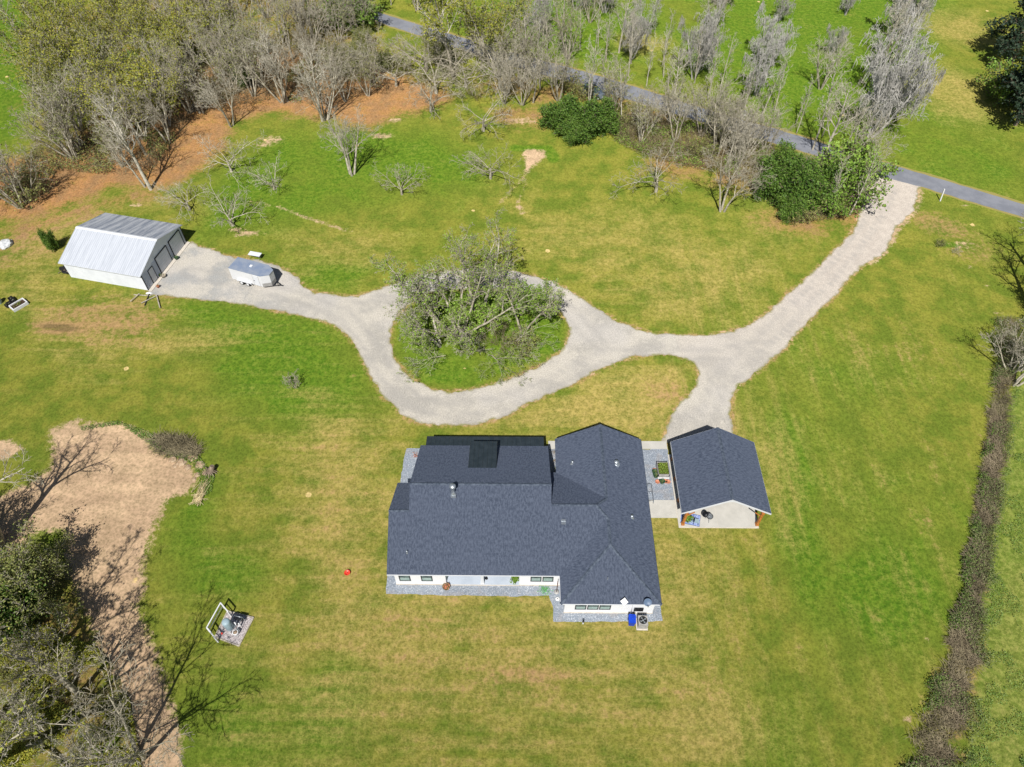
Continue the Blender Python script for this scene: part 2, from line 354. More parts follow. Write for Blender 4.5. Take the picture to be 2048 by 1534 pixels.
# bare sandy ground
area('dirt', DIRT, 1.15, 1.6, px=False)
area('dirt', [(-40,880),(20,880),(45,895),(20,915),(-40,930)], 1.0, .8)
area('dirt', [(1044,302),(1066,297),(1090,303),(1092,314),(1072,328),(1055,350),(1047,345),(1049,322)], .9, 1.0)
line('dirt', [(1050,350),(1035,370),(1000,405)], .5, .42); line('dirt', [(1055,350),(1045,385),(1035,405)], .45, .42)
line('dirt', [(1035,410),(1045,425)], .7, .45); line('lush', [(1030,296),(1095,296),(1108,318)], .9, 1.0)
line('dirt', [(500,402),(560,415),(620,438),(700,462)], .5, .5)
for x, y, a, b in ((540,280,2.2,1.4),(525,289,2.0,.8),(765,272,2,1),(790,240,1.6,.8),(1045,242,3,1.4),(1857,1281,.45,.35),(1812,1440,.45,.35),(492,466,2.2,.9),(470,460,1.2,.8),(1930,410,.8,.3),(1939,534,.5,.4),(1975,570,.6,.3),(1992,625,.8,.3),(860,335,.7,.5),(270,410,1.2,.5)): blob('dirt', x, y, a*1.1, b*1.1, .56)
# dry yellow grass round the house
area('dry', [(560,900),(720,850),(1000,850),(1230,720),(1400,740),(1520,780),(1600,950),(1560,1160),(1500,1330),(1480,1560),(560,1560),(470,1250),(520,1000)], .62, 7)
area('dry', [(640,850),(760,880),(780,1200),(1090,1260),(1320,1290),(1330,1380),(1100,1420),(800,1400),(600,1330),(570,1050)], .98, 6)
area('dry', [(1000,850),(1080,810),(1250,730),(1380,725),(1385,770),(1330,860),(1290,880)], .95, 2)
area('dry', [(1000,400),(1300,420),(1560,520),(1520,620),(1400,665),(1240,630),(1100,540),(1020,500)], .55, 6)
area('dry', [(0,420),(330,380),(400,420),(250,420),(130,520),(150,600),(320,610),(330,700),(200,760),(0,620)], .65, 4)
area('dry', [(1540,680),(1700,560),(1900,520),(1960,700),(1930,900),(1700,950),(1560,860)], .2, 8)
area('dry', [(1150,1420),(1700,1300),(1880,1200),(1850,1534),(1100,1560)], .3, 8)
area('dry', [(560,470),(760,430),(820,520),(700,560),(620,540)], .45, 4)
area('dry', [(1480,300),(1640,440),(1700,440),(1560,560),(1450,430)], .35, 4)
for x, y, a, b in ((340,680,7,3),(1200,1150,3,3),(1330,1180,5,6),(1400,1450,5,4),(1170,1330,8,2),(900,1240,9,2),(1900,180,8,10),(1930,60,8,8),(1290,90,6,5)): blob('dry', x, y, a, b, .75)
# lush green grass
area('lush', [(380,600),(520,618),(640,640),(720,740),(740,800),(600,830),(420,760),(360,680)], .8, 5)
area('lush', [(560,250),(800,260),(1000,300),(900,400),(650,430),(420,470),(400,380)], .8, 5)
area('lush', [(640,520),(770,530),(690,585),(610,560)], .8, 2)
area('lush', [(200,860),(330,850),(430,880),(450,950),(420,1050),(520,1100),(400,1230),(350,1200),(330,1040),(390,950)], .7, 2)
area('lush', [(1500,1180),(1750,1020),(1860,1000),(1900,1250),(1780,1534),(1480,1560)], .4, 8)
area('lush', [(380,1200),(520,1300),(560,1534),(360,1560)], .55, 5)
area('lush', [(1040,540),(1130,640),(1130,700),(950,780),(850,770),(790,700),(790,640),(850,590)], .75, 1)
area('lush', [(1700,-60),(1900,0),(1960,280),(2100,380),(1760,310),(1100,120),(900,40),(900,-60)], .75, 8)
area('lush', [(-60,-60),(60,-20),(110,120),(60,260),(-60,330)], .95, 4)
area('lush', [(1480,760),(1700,600),(1950,560),(1960,760),(1920,1100),(1840,1534),(1480,1534),(1520,1150),(1600,950)], .42, 8)
for x, y, a, b in ((660,1400,3,4),(480,1150,4,3),(1760,1200,6,5),(1590,930,2,8),(1600,1100,3,9),(1900,490,2,.6),(1030,1195,2,.8),(1560,370,8,4)): blob('lush', x, y, a, b, .9)
# weedy field east of the thicket and the thicket's own floor
area('weed', HEDGE_R[::1]+[(2300,1600),(2300,700),(2100,640)], 1.0, 1.2)
area('soil', HEDGE, .5, 1.2, px=False)
line('weed', [(x+18, y) for x, y in HEDGE_R], 1.2, 1.3)
line('dry', [(2060,1180),(2030,1300),(2000,1420),(1990,1534)], 2.2, .9)
verts = np.stack([GX, GY, np.zeros(NV)], 1)
nxn, nyn = len(gx), len(gy)
ii = (np.arange(nyn-1)[:, None]*nxn+np.arange(nxn-1)[None, :]).ravel()
quads = np.stack([ii, ii+1, ii+nxn+1, ii+nxn], 1)
me = bpy.data.meshes.new('ground')
me.vertices.add(NV); me.vertices.foreach_set('co', verts.ravel())
me.loops.add(len(quads)*4); me.loops.foreach_set('vertex_index', quads.ravel())
me.polygons.add(len(quads)); me.polygons.foreach_set('loop_start', np.arange(0, len(quads)*4, 4)); me.polygons.foreach_set('loop_total', np.full(len(quads), 4))
for k_, a_ in ATT.items():
    at = me.attributes.new(k_, 'FLOAT', 'POINT'); at.data.foreach_set('value', a_.astype(np.float32))
me.update(calc_edges=True)
k = NT('mown_grass_and_bare_earth'); p = k.pos()
def att(nm):
    a = k.n('Attribute'); a.attribute_name = nm; return a.outputs['Fac']
nA = k.noise(p, .05, 4, .6); nB = k.noise(p, .28, 4, .65); nC = k.noise(p, 1.5, 4, .75); nD = k.noise(p, 6.5, 3, .85)
mpv = k.n('Mapping'); mpv.inputs['Rotation'].default_value = (0, 0, R(4)); mpv.inputs['Scale'].default_value = (.16, 1.6, 1); k.l(p, mpv.inputs[0])
nS = k.noise(mpv.outputs[0], .55, 3, .6)
mpu = k.n('Mapping'); mpu.inputs['Rotation'].default_value = (0, 0, R(-9)); mpu.inputs['Scale'].default_value = (1.5, .14, 1); k.l(p, mpu.inputs[0])
nU = k.noise(mpu.outputs[0], .5, 3, .6); sx = k.n('SeparateXYZ'); k.l(p, sx.inputs[0])
msk = k.mr(sx.outputs[0], 12, 22); msy = k.mr(sx.outputs[1], 95, 60)
nM = k.n('Mix'); k.l(msk, nM.inputs[0]); k.l(nS, nM.inputs[2]); k.l(nU, nM.inputs[3]); nM = k.math('MULTIPLY', k.math('SUBTRACT', nM.outputs[0], .5), msy)
green = k.mix(k.mr(nB, .36, .64), (.102,.142,.016), (.184,.188,.028))
lush = k.mix(k.mr(nC, .38, .62), (.064,.134,.009), (.108,.172,.015))
lf = k.math('ADD', k.math('MULTIPLY', att('lush'), .85), k.math('MULTIPLY', k.math('SUBTRACT', nA, .47), 2.0)); lf = k.math('ADD', lf, k.math('MULTIPLY', k.math('SUBTRACT', nB, .5), 1.4))
c = k.mix(k.mr(lf, .1, .8), green, lush)
dry = k.mix(k.mr(nC, .36, .66), (.245,.21,.052), (.325,.262,.082))
df = k.math('ADD', att('dry'), k.math('MULTIPLY', k.math('SUBTRACT', nB, .5), 1.1)); df = k.math('ADD', df, k.math('MULTIPLY', nM, 1.5))
df = k.math('ADD', df, k.math('MULTIPLY', k.math('SUBTRACT', nC, .5), .45)); df = k.math('ADD', df, k.math('MULTIPLY', k.math('SUBTRACT', nD, .5), .9))
df = k.math('ADD', df, k.math('MULTIPLY', k.math('SUBTRACT', nA, .5), 1.0))
c = k.mix(k.mr(df, .05, 1.15), c, dry)
wd = k.mix(k.mr(nC, .45, .58), (.115,.165,.025), (.18,.215,.045)); c = k.mix(k.math('MULTIPLY', k.mr(att('weed'), .2, .8), .85), c, wd)
sf = k.math('ADD', att('soil'), k.math('MULTIPLY', k.math('SUBTRACT', nC, .5), 1.5)); sf = k.math('ADD', sf, k.math('MULTIPLY', k.math('SUBTRACT', nB, .5), .8)); sf = k.math('ADD', sf, k.math('MULTIPLY', nM, 1.0))
c = k.mix(k.mr(sf, .3, .95, 0, .85), c, k.mix(k.mr(att('soil'), .8, 1.15), k.mix(nB, (.34,.21,.09), (.26,.17,.085)), (.07,.05,.028)))
tf = k.math('ADD', att('litter'), k.math('MULTIPLY', k.math('SUBTRACT', nC, .5), 1.3)); tf = k.math('ADD', tf, k.math('MULTIPLY', k.math('SUBTRACT', nB, .5), 1.3))
lit = k.mix(k.mr(nB, .35, .65), (.36,.175,.07), (.23,.13,.065)); lit = k.mix(k.mr(nD, .5, .7, 0, .6), lit, (.46,.29,.14))
lit = k.mix(k.mr(nC, .5, .75, 0, .7), lit, (.17,.15,.05))
c = k.mix(k.mr(tf, .2, .95, 0, .92), c, lit)
ef = k.math('ADD', att('dirt'), k.math('MULTIPLY', k.math('SUBTRACT', nC, .5), 1.1)); ef = k.math('ADD', ef, k.math('MULTIPLY', k.math('SUBTRACT', nD, .5), .6)); ef = k.math('ADD', ef, k.math('MULTIPLY', k.math('SUBTRACT', nB, .5), .7))
mpw = k.n('Mapping'); mpw.inputs['Rotation'].default_value = (0, 0, R(35)); mpw.inputs['Scale'].default_value = (.2, .6, 1); k.l(p, mpw.inputs[0])
nW = k.noise(mpw.outputs[0], .9, 5, .7)
sand = k.mix(k.mr(nW, .35, .65), (.45,.335,.205), (.34,.245,.15)); sand = k.mix(k.mr(nB, .45, .7, 0, .6), sand, (.27,.2,.115))
c = k.mix(k.mr(ef, .36, .68), c, sand)
# scattered straw spots and mole hills
vs = k.n('TexVoronoi'); vs.inputs['Scale'].default_value = .2; k.l(p, vs.inputs['Vector']); hsv = k.n('SeparateColor'); k.l(vs.outputs['Color'], hsv.inputs[0])
vd = k.math('ADD', vs.outputs['Distance'], k.math('MULTIPLY', k.math('SUBTRACT', nC, .5), .12))
spot = k.math('MULTIPLY', k.math('LESS_THAN', vd, .065), k.math('GREATER_THAN', hsv.outputs[0], .72)); c = k.mix(k.math('MULTIPLY', spot, .8), c, (.55,.43,.19))
# blade-scale grain
vg = k.n('TexVoronoi'); vg.inputs['Scale'].default_value = 3.4; k.l(p, vg.inputs['Vector'])
gr = k.math('ADD', k.math('MULTIPLY', k.mr(nD, .28, .72), .5), k.math('MULTIPLY', vg.outputs['Distance'], .7))
gr = k.math('ADD', gr, k.math('MULTIPLY', k.mr(nC, .3, .7), .25))
c = k.mix(1.0, c, k.mix(gr, (.56,.58,.50), (1.42,1.38,1.45)), 'MULTIPLY')
hb = k.math('MULTIPLY', k.math('ADD', nD, k.math('MULTIPLY', nC, 1.2)), k.mr(att('dirt'), .3, .8, 1, .3)); k.bump(hb, .9, .12)
k.out(c, .95); k.b.inputs['Specular IOR Level'].default_value = .1; k.b.inputs['Diffuse Roughness'].default_value = 1.0
me.materials.append(k.mat)
gnd = bpy.data.objects.new('ground', me); sc.collection.objects.link(gnd); tag(gnd, kind='structure')

# ------------------------------------------------------------------ driveway, road, beds and slabs
rng = random.Random(7)
def ragged(pts, step=.35, amp=.16, straight=False):
    out = []; n = len(pts)
    # Catmull-Rom through the outline, then small irregularities
    for i in range(n):
        p0, p1, p2, p3 = (Vector(pts[(i+j-1) % n]) for j in range(4))
        m = max(1, int((p2-p1).length/step))
        for q in range(m):
            t = q/m
            v = .5*((2*p1)+(p2-p0)*t+(2*p0-5*p1+4*p2-p3)*t*t+(3*p1-p0-3*p2+p3)*t**3)
            if straight: v = p1.lerp(p2, t)
            nz = Vector((mnoise.noise((v.x*.9, v.y*.9, 1.3)), mnoise.noise((v.x*.9, v.y*.9, 7.7))))*amp*2
            nz += Vector((mnoise.noise((v.x*4, v.y*4, 3.3)), mnoise.noise((v.x*4, v.y*4, 9.7))))*amp*.9
            out.append((v.x+nz.x, v.y+nz.y))
    return out
def flat(name, outers, mat, z, holes=()):
    loops = [[Vector((x, y, z)) for x, y in o] for o in outers] + [[Vector((x, y, z)) for x, y in h] for h in holes]
    tris = geometry.tessellate_polygon(loops); vs = [v for l in loops for v in l]
    me = bpy.data.meshes.new(name); me.from_pydata([tuple(v) for v in vs], [], [tuple(t) for t in tris]); me.materials.append(mat)
    for pl in me.polygons:
        if pl.normal.z < 0: pl.flip()
    me.update(); o = bpy.data.objects.new(name, me); sc.collection.objects.link(o); return o
dr_o, dr_h = ragged(DRIVE), ragged(ISLAND)
def meshed(name, outer, hole, mat, z, step=.7):
    pts = [Vector(q) for q in outer]+[Vector(q) for q in hole]; n1, n2 = len(outer), len(hole)
    edges = [(i, (i+1) % n1) for i in range(n1)]+[(n1+i, n1+(i+1) % n2) for i in range(n2)]
    ox_ = np.array(outer); X_, Y_ = np.meshgrid(np.arange(ox_[:,0].min(), ox_[:,0].max(), step), np.arange(ox_[:,1].min(), ox_[:,1].max(), step)); X_ = X_.ravel(); Y_ = Y_.ravel()
    ok = inside(outer, X_, Y_) & ~inside(hole, X_, Y_); X_, Y_ = X_[ok], Y_[ok]
    ok = np.minimum(seg_dist(outer, X_, Y_), seg_dist(hole, X_, Y_)) > .25
    pts += [Vector((a, b)) for a, b in zip(X_[ok], Y_[ok])]
    vo_, eo, fo = geometry.delaunay_2d_cdt(pts, edges, [], 0, 1e-5)[:3]
    V_ = np.array([tuple(v) for v in vo_]); F_ = np.array([list(f_) for f_ in fo if len(f_) == 3]); C_ = V_[F_].mean(1)
    F_ = F_[inside(outer, C_[:,0], C_[:,1]) & ~inside(hole, C_[:,0], C_[:,1])]
    a_ = V_[F_[:,1]]-V_[F_[:,0]]; b_ = V_[F_[:,2]]-V_[F_[:,0]]; fl_ = (a_[:,0]*b_[:,1]-a_[:,1]*b_[:,0]) < 0; F_[fl_] = F_[fl_][:, ::-1]
    me = bpy.data.meshes.new(name); me.from_pydata([(a, b, z) for a, b in V_], [], F_.tolist()); me.materials.append(mat); me.update()
    o = bpy.data.objects.new(name, me); sc.collection.objects.link(o)
    de = np.minimum(seg_dist(outer, V_[:,0], V_[:,1]), seg_dist(hole, V_[:,0], V_[:,1])); return o, V_[:,0], V_[:,1], de
drv, xs, ys, de = meshed('gravel_driveway', dr_o, dr_h, M['drive'], .008)
def fattr(o, nm, v): a = o.data.attributes.new(nm, 'FLOAT', 'POINT'); a.data.foreach_set('value', np.asarray(v, np.float32))
fattr(drv, 'pink', np.clip((ys-52)/22, 0, 1)*(xs > 20)); fattr(drv, 'stain', np.clip((-28-xs)/8, 0, 1)*.9); fattr(drv, 'edge', np.clip(1-de/.7, 0, 1))
trk = np.zeros(len(xs))
for ln in ([(1778,380),(1745,440),(1690,515),(1610,600),(1520,690),(1440,710),(1300,705),(1200,715),(1110,765),(1010,805),(900,822),(830,805),(775,750),(740,690),(690,630),(600,595),(500,570),(380,545)],[(1520,690),(1440,760),(1400,870)],[(1200,690),(1130,615),(1070,575),(960,560),(860,568),(760,605),(690,625)]):
    d_ = seg_dist(PL(*ln), xs, ys, False); trk = np.maximum(trk, np.clip(1-np.abs(d_-.85)/.55, 0, 1))
fattr(drv, 'track', trk)
tag(drv, kind='structure')
# road: pairs of edge pixels (north edge, south edge)
RP = [((560,-70),(560,-48)),((690,-8),(690,8)),((764,27),(764,47)),((860,56),(860,78)),((1010,101),(1010,128)),((1200,152),(1200,182)),((1448,230),(1448,258)),((1600,272),(1596,300)),((1740,317),(1733,344)),((1890,361),(1888,387)),((2048,409),(2048,435)),((2300,486),(2300,512))]
nE = [Vector(P(*a)) for a, b in RP]; sE = [Vector(P(*b)) for a, b in RP]
def dense(pts, step=1.0):
    out = []
    for i in range(len(pts)-1):
        m = max(1, int((pts[i+1]-pts[i]).length/step))
        for q in range(m): out.append(pts[i].lerp(pts[i+1], q/m))
    return out+[pts[-1]]
def jit(v, a): return (v.x+a*mnoise.noise((v.x*.7, v.y*.7, 2)), v.y+a*mnoise.noise((v.x*.7, v.y*.7, 5)))
road = flat('asphalt_road', [[jit(v, .25) for v in dense(nE)] + [jit(v, .25) for v in dense(sE)][::-1]], M['asphalt'], .014)
tag(road, kind='structure')
verge = MB()  # tan worn strips beside the road are a surface of their own
vn = [v for v in dense(nE)]; vs_ = [v for v in dense(sE)]
def strip(line_, w0, sgn):
    outp = []
    for i, v in enumerate(line_):
        d = (line_[min(i+1, len(line_)-1)]-line_[max(i-1, 0)]).normalized(); nrm = Vector((-d.y, d.x))*sgn
        outp.append(v+nrm*(w0+.3*mnoise.noise((v.x*.5, v.y*.5, 4))))
    return outp
M['verge'] = rough_mat('worn_verge', (.30,.27,.075), (.34,.28,.09), .9, .95)
vgo = flat('road_verge', [[jit(v, .2) for v in strip(vn, .55, 1)] + [jit(v, .2) for v in strip(vs_, .45, -1)][::-1]], M['verge'], .004)
tag(vgo, kind='structure')
# gravel beds round the house
bed = [(-12.1,28.3),(-12.15,30.5),(-12.2,34),(-12.15,39.2),(-11.85,44.8),(4.4,45.3),(4.45,46.0),(13.6,46.0),(13.6,44.95),(16.5,44.95),(16.5,38.55),(13.6,38.55),(13.6,25.85),(9,25.75),(3.62,25.75),(3.55,27.2),(3.3,28.2),(-4,28.15),(-8,28.25)]
tag(flat('gravel_bed', [ragged(bed, .3, .06, True)], M['bluegravel'], .012), kind='structure')
mb = MB(); mb.box(13.2, 16.5, 44.95, 45.95, .0, .06, 0); mb.box(3.6, 4.9, 44.85, 45.9, 0, .058, 0)
mb.box(13.3, 16.52, 36.55, 38.6, .0, .062, 0)
tag(mb.build('walkway', [M['concrete']]), kind='structure')
mb = MB(); mb.box(16.5, 24.45, 35.5, 44.2, .0, .1, 0)
for xj in (20.4,): mb.box(xj-.012, xj+.012, 35.5, 44.2, .1, .103, 1)
mb.box(16.5, 24.45, 35.44, 35.5, 0, .09, 1); mb.box(16.44, 16.5, 35.44, 44.2, 0, .09, 1)
tag(mb.build('carport_slab', [M['concrete'], M['slabedge']]), kind='structure')

# ------------------------------------------------------------------ the house
ZE = 2.95; PT = .583
def zS(y): return ZE+PT*(y-28.88)
house = tag(empty('house', (2, 34, 0)), 'white house with large slate blue shingle roof and dark metal porch roofs', 'house')
H0 = Vector((2, 34, 0))
def hpt(*p): return (p[0]-H0.x, p[1]-H0.y, p[2])
class HB(MB):
    def build(s, name, mats, parent=None, **k):
        if parent is house: s.v = [hpt(*v) for v in s.v]
        return super().build(name, mats, parent, **k)
def sub(mb, name, mats, parent):            # a sub-part of a house part, its points in world metres
    mb.v = [hpt(*v) for v in mb.v]; return MB.build(mb, name, mats, parent)
XA0, XA1 = -9.84, 3.4; XB0 = -11.72; YR = 36.05; ZR = ZE+PT*(43.23-YR); YC = 34.45; ZC = zS(YC); YB = 33.9; ZB = zS(YB)
XW, XEa = 4.14, 13.15; XM = (XW+XEa)/2; ZD = ZE+PT*(XEa-XM); YDS = 26.22; YDN = 44.15
vc = math.cos(math.atan(PT)); vsn = math.sin(math.atan(PT))
XCa = XEa-(ZC-ZE)/PT                          # apex of the connector's small hip
YCn = YC+(ZC-ZD)/PT; YCs = YC-(ZC-ZD)/PT
yv = 28.88; xv = XW
S_ = HB()
ux, vS, vN = (1,0,0), (0,vc,vsn), (0,-vc,vsn); vW, vE_ = (vc,0,vsn), (-vc,0,vsn); uy = (0,1,0)
th = .1
S_.slab([(XB0,28.88,ZE),(XW+.02,28.88,ZE),(XM,YCs,ZD),(XCa,YC,ZC),(XA1,YC,ZC),(XA1,YR,ZR),(XA0,YR,ZR),(XA0,YB,ZB),(XB0,YB,ZB)], th, 0, 1, ux, vS)
S_.slab([(XA1,YR,ZR),(XA1,43.23,ZE),(XA0,43.23,ZE),(XA0,YR,ZR)], th, 0, 1, ux, vN)                      # main north slope
yb = 38.55; zb = ZB-PT*(yb-YB)
S_.slab([(XA0-.003,YB,ZB),(XA0-.003,yb,zb),(XB0,yb,zb),(XB0,YB,ZB)], th, 0, 1, ux, vN)                       # west wing north slope
yc = 40.0; zc_ = ZC-PT*(yc-YC)
S_.slab([(XCa,YC,ZC),(XM,YCn,ZD),(XW,YC+(ZC-ZE)/PT,ZE),(XA1+.003,YC+(ZC-ZE)/PT,ZE),(XA1+.003,YC,ZC)], th, 0, 1, ux, vN)   # connector north slope
S_.slab([(XCa,YC,ZC),(XM,YCs,ZD),(XM,YCn,ZD)], .05, 0, 1, uy, vE_)
YH = YDS+(XM-XW)                               # apex of the south hip
S_.slab([(XW,YDS,ZE),(XM,YH,ZD),(XM,YDN,ZD),(XW,YDN,ZE)], th, 0, 1, uy, vW)
S_.slab([(XEa,YDS,ZE),(XEa,YDN,ZE),(XM,YDN,ZD),(XM,YH,ZD)], th, 0, 1, uy, vE_)
S_.slab([(XW,YDS,ZE),(XEa,YDS,ZE),(XM,YH,ZD)], th, 0, 1, ux, vS)
roof = S_.build('roof', [M['shingle'], M['roofedge']], house)
def cap(a, b, n=None, par=None):
    rc = MB()
    a, b = Vector(a), Vector(b); L = (b-a).length; n = n or int(L/.28); d = (b-a).normalized(); sd = d.cross(Vector((0,0,1))).normalized()
    for i in range(n):
        p = a.lerp(b, (i+.5)/n)+Vector((0,0,.012+.008*(i % 2))); h = L/n*.56
        for s_ in (1, -1):
            q = p+sd*s_*.15+Vector((0,0,-.07))
            rc.poly([p-d*h, p+d*h, q+d*h, q-d*h][::s_], 0)
    if par: rc.build('ridge_cap', [M['ridge']], par)
    else: sub(rc, 'ridge_cap', [M['ridge']], roof)
cap((XA0,YR,ZR),(XA1,YR,ZR)); cap((XB0,YB,ZB),(XA0,YB,ZB)); cap((XA1,YC,ZC),(XCa,YC,ZC)); cap((XCa,YC,ZC),(XM,YCn,ZD)); cap((XCa,YC,ZC),(XM,YCs,ZD))
cap((XM,YCn,ZD),(XM,YDN,ZD)); cap((XM,YH,ZD),(XM,YCs,ZD)); cap((XM,YH,ZD),(XW,YDS,ZE)); cap((XM,YH,ZD),(XEa,YDS,ZE))
# fascia, soffit
f = HB()
f.box(XB0+.02, XW-.02, 28.84, 28.90, ZE-.12, ZE-.01); f.box(XW+.01, XEa-.01, YDS-.04, YDS+.02, ZE-.12, ZE-.01)
f.box(XEa-.02, XEa+.03, YDS, YDN, ZE-.2, ZE-.012, 1); f.box(XW-.03, XW+.02, YDS+.03, 28.8, ZE-.2, ZE-.012, 0)
f.box(XB0+.03, XW, 28.9, 29.25, ZE-.118, ZE-.105); f.box(XW+.05, XEa-.05, YDS+.03, 26.6, ZE-.118, ZE-.105); f.box(12.75, XEa-.05, 26.6, YDN-.1, ZE-.21, ZE-.18)
f.build('fascia', [M['trim'], M['roofedge']], house)
# walls
wl = HB(); Zt = ZE-.12
def wallbox(x0, x1, y0, y1, z1=Zt): wl.box(x0, x1, y0, y1, .0, z1)
T_ = .15
wallbox(-11.2, -6.45, 29.25, 29.25+T_); wallbox(.45, 4.58, 29.252, 29.25+T_)
wallbox(-6.45, .45, 31.6, 31.6+T_); wallbox(-6.45-T_, -6.45, 29.4, 31.6); wallbox(.45, .45+T_, 29.4, 31.6)
wallbox(-11.2, -11.2+T_, 29.4, 38.0, 2.7); wallbox(-11.05, -9.5, 38.0-T_, 38.0); wallbox(-9.5, -9.5+T_, 38.0, 42.8)
wallbox(-9.35, 3.1, 42.8-T_, 42.8); wallbox(3.1, 3.1+T_, 39.7, 42.8); wallbox(3.1, 4.58, 39.6, 39.7)
wallbox(4.58, 4.58+T_, 26.75, 43.7); wallbox(4.58, 12.75, 26.6, 26.75); wallbox(12.75-T_, 12.75, 26.75, 43.7); wallbox(4.6, 12.7, 43.7-T_, 43.7)
# gable infill on the west rakes, east rake of the main body, north gable
def gable_x(x, y0, y1, yr, zr, zb=Zt):
    for xx in (x, x+.1): wl.poly([(xx,y0,zb),(xx,y1,zb),(xx,yr,zr-.2)])
gable_x(-11.2, 29.25, 38.3, YB, ZB); gable_x(-9.5, 29.25, 42.8, YR, ZR); gable_x(3.1, 29.25, 42.8, YR, ZR)
wl.poly([(4.6,43.65,Zt),(12.7,43.65,Zt),(XM,43.65,ZD-.2)])
wall = wl.build('wall', [M['siding']], house)
for q in ((-11.23, -6.45, 29.2, 29.25), (.45, 4.6, 29.2, 29.25), (4.55, 12.78, 26.55, 26.6), (12.75, 12.8, 26.6, 43.7)):
    fd = MB(); fd.box(*q, 0, .22); sub(fd, 'foundation', [M['slabedge']], wall)
# south porch
pf = HB(); pf.box(-6.45, .45, 29.2, 31.6, 0, .22, 0); pf.box(-6.45, .45, 29.17, 29.2, .0, .19, 1); pf.build('porch_floor', [M['porchfloor'], M['slabedge']], house)
pp = HB()
for x in (-3.02,): pp.box(x-.14, x+.14, 29.22, 29.5, .22, Zt); pp.box(x-.18, x+.18, 29.18, 29.54, .22, .42)
pp.build('porch_post', [M['trim']], house)
dr = HB(); dr.box(-5.6, -3.9, 31.55, 31.6, .24, 2.3); dr.build('patio_door', [M['glass']], house)
# windows
def window(x0, x1, z0, z1, y, mull=True):
    w_ = HB(); fr = .095
    w_.box(x0, x1, y-.05, y+.02, z0, z0+fr); w_.box(x0, x1, y-.05, y+.02, z1-fr, z1)
    w_.box(x0, x0+fr, y-.05, y+.02, z0+fr, z1-fr); w_.box(x1-fr, x1, y-.05, y+.02, z0+fr, z1-fr)
    if mull: w_.box(x0+fr, x1-fr, y-.04, y+.02, (z0+z1)/2-.025, (z0+z1)/2+.025)
    o = w_.build('window', [M['black_frame']], house)
    zm = (z0+z1)/2
    g = MB(); g.box(x0+fr, x1-fr, y-.02, y+.01, zm+.025, z1-fr); sub(g, 'pane', [M['glass']], o)
    g = MB(); g.box(x0+fr, x1-fr, y-.02, y+.01, z0+fr, zm-.025); sub(g, 'pane', [M['glass_sill_reflection']], o)  # lower sash: its colour carries the painted reflection
    g = MB(); g.box(x0-.03, x1+.03, y-.09, y-.052, z0-.05, z0-.002); sub(g, 'sill', [M['trim']], o)
for x0, x1 in ((-10.80,-9.74),(-8.74,-7.68)): window(x0, x1, .88, 2.4, 29.25)
for x0, x1 in ((1.5,2.52),(2.62,3.64)): window(x0, x1, .95, 2.5, 29.25)
for x0, x1 in ((5.54,6.57),(6.66,7.69),(7.76,8.8)): window(x0, x1, .88, 2.3, 26.6)
# north porch metal roof and dormer
pr = HB(); zp0, zp1 = 2.62, 2.92
pr.slab([(-9.32,44.62,zp0),(3.0,44.62,zp0),(3.0,43.2,zp1),(-9.32,43.2,zp1)][::1], .12, 0, 0)
pr.v = pr.v
o = pr.build('porch_roof', [M['seam']], house)
sm = MB()
for i in range(27):
    x = -9.3+i*12.28/26; sm.tube([(x,44.62,zp0+.012),(x,43.2,zp1+.012)], .018, 4, smooth=False)
sub(sm, 'standing_seam', [M['seam']], o)
np_ = HB(); np_.box(-9.2, 2.9, 42.8, 44.5, 0, .15); np_.build('porch_slab', [M['concrete']], house)
nq = HB()
for x in (-9.1, -5.2, -1.2, 2.7): nq.box(x-.12, x+.12, 44.2, 44.44, .15, 2.55)
nq.build('porch_post', [M['trim']], house)
dm = HB(); zd0, zd1 = 5.50, 4.55; x0, x1 = -4.58, -1.83; yd0, yd1 = 38.83, 42.68
dm.slab([(x0,yd0,zd0),(x1,yd0,zd0),(x1,yd1,zd1),(x0,yd1,zd1)], .14, 0, 0)
o = dm.build('dormer_roof', [M['seam']], house)
sm = MB()
for i in range(7):
    x = x0+.02+i*(x1-x0-.04)/6; sm.tube([(x,yd0,zd0+.014),(x,yd1,zd1+.014)], .02, 4, smooth=False)
sub(sm, 'standing_seam', [M['seam']], o)
dw = HB(); dw.poly([(x0+.2,yd0+.3,zd0-.3),(x0+.2,yd1-.3,zd1-.15),(x0+.2,yd1-.3,3.1)]); dw.poly([(x1-.2,yd0+.3,zd0-.3),(x1-.2,yd1-.3,zd1-.15),(x1-.2,yd1-.3,3.1)])
dw.poly([(x0+.2,yd1-.3,3.1),(x1-.2,yd1-.3,3.1),(x1-.2,yd1-.3,zd1-.16),(x0+.2,yd1-.3,zd1-.16)]); dw.build('dormer_wall', [M['siding']], house)
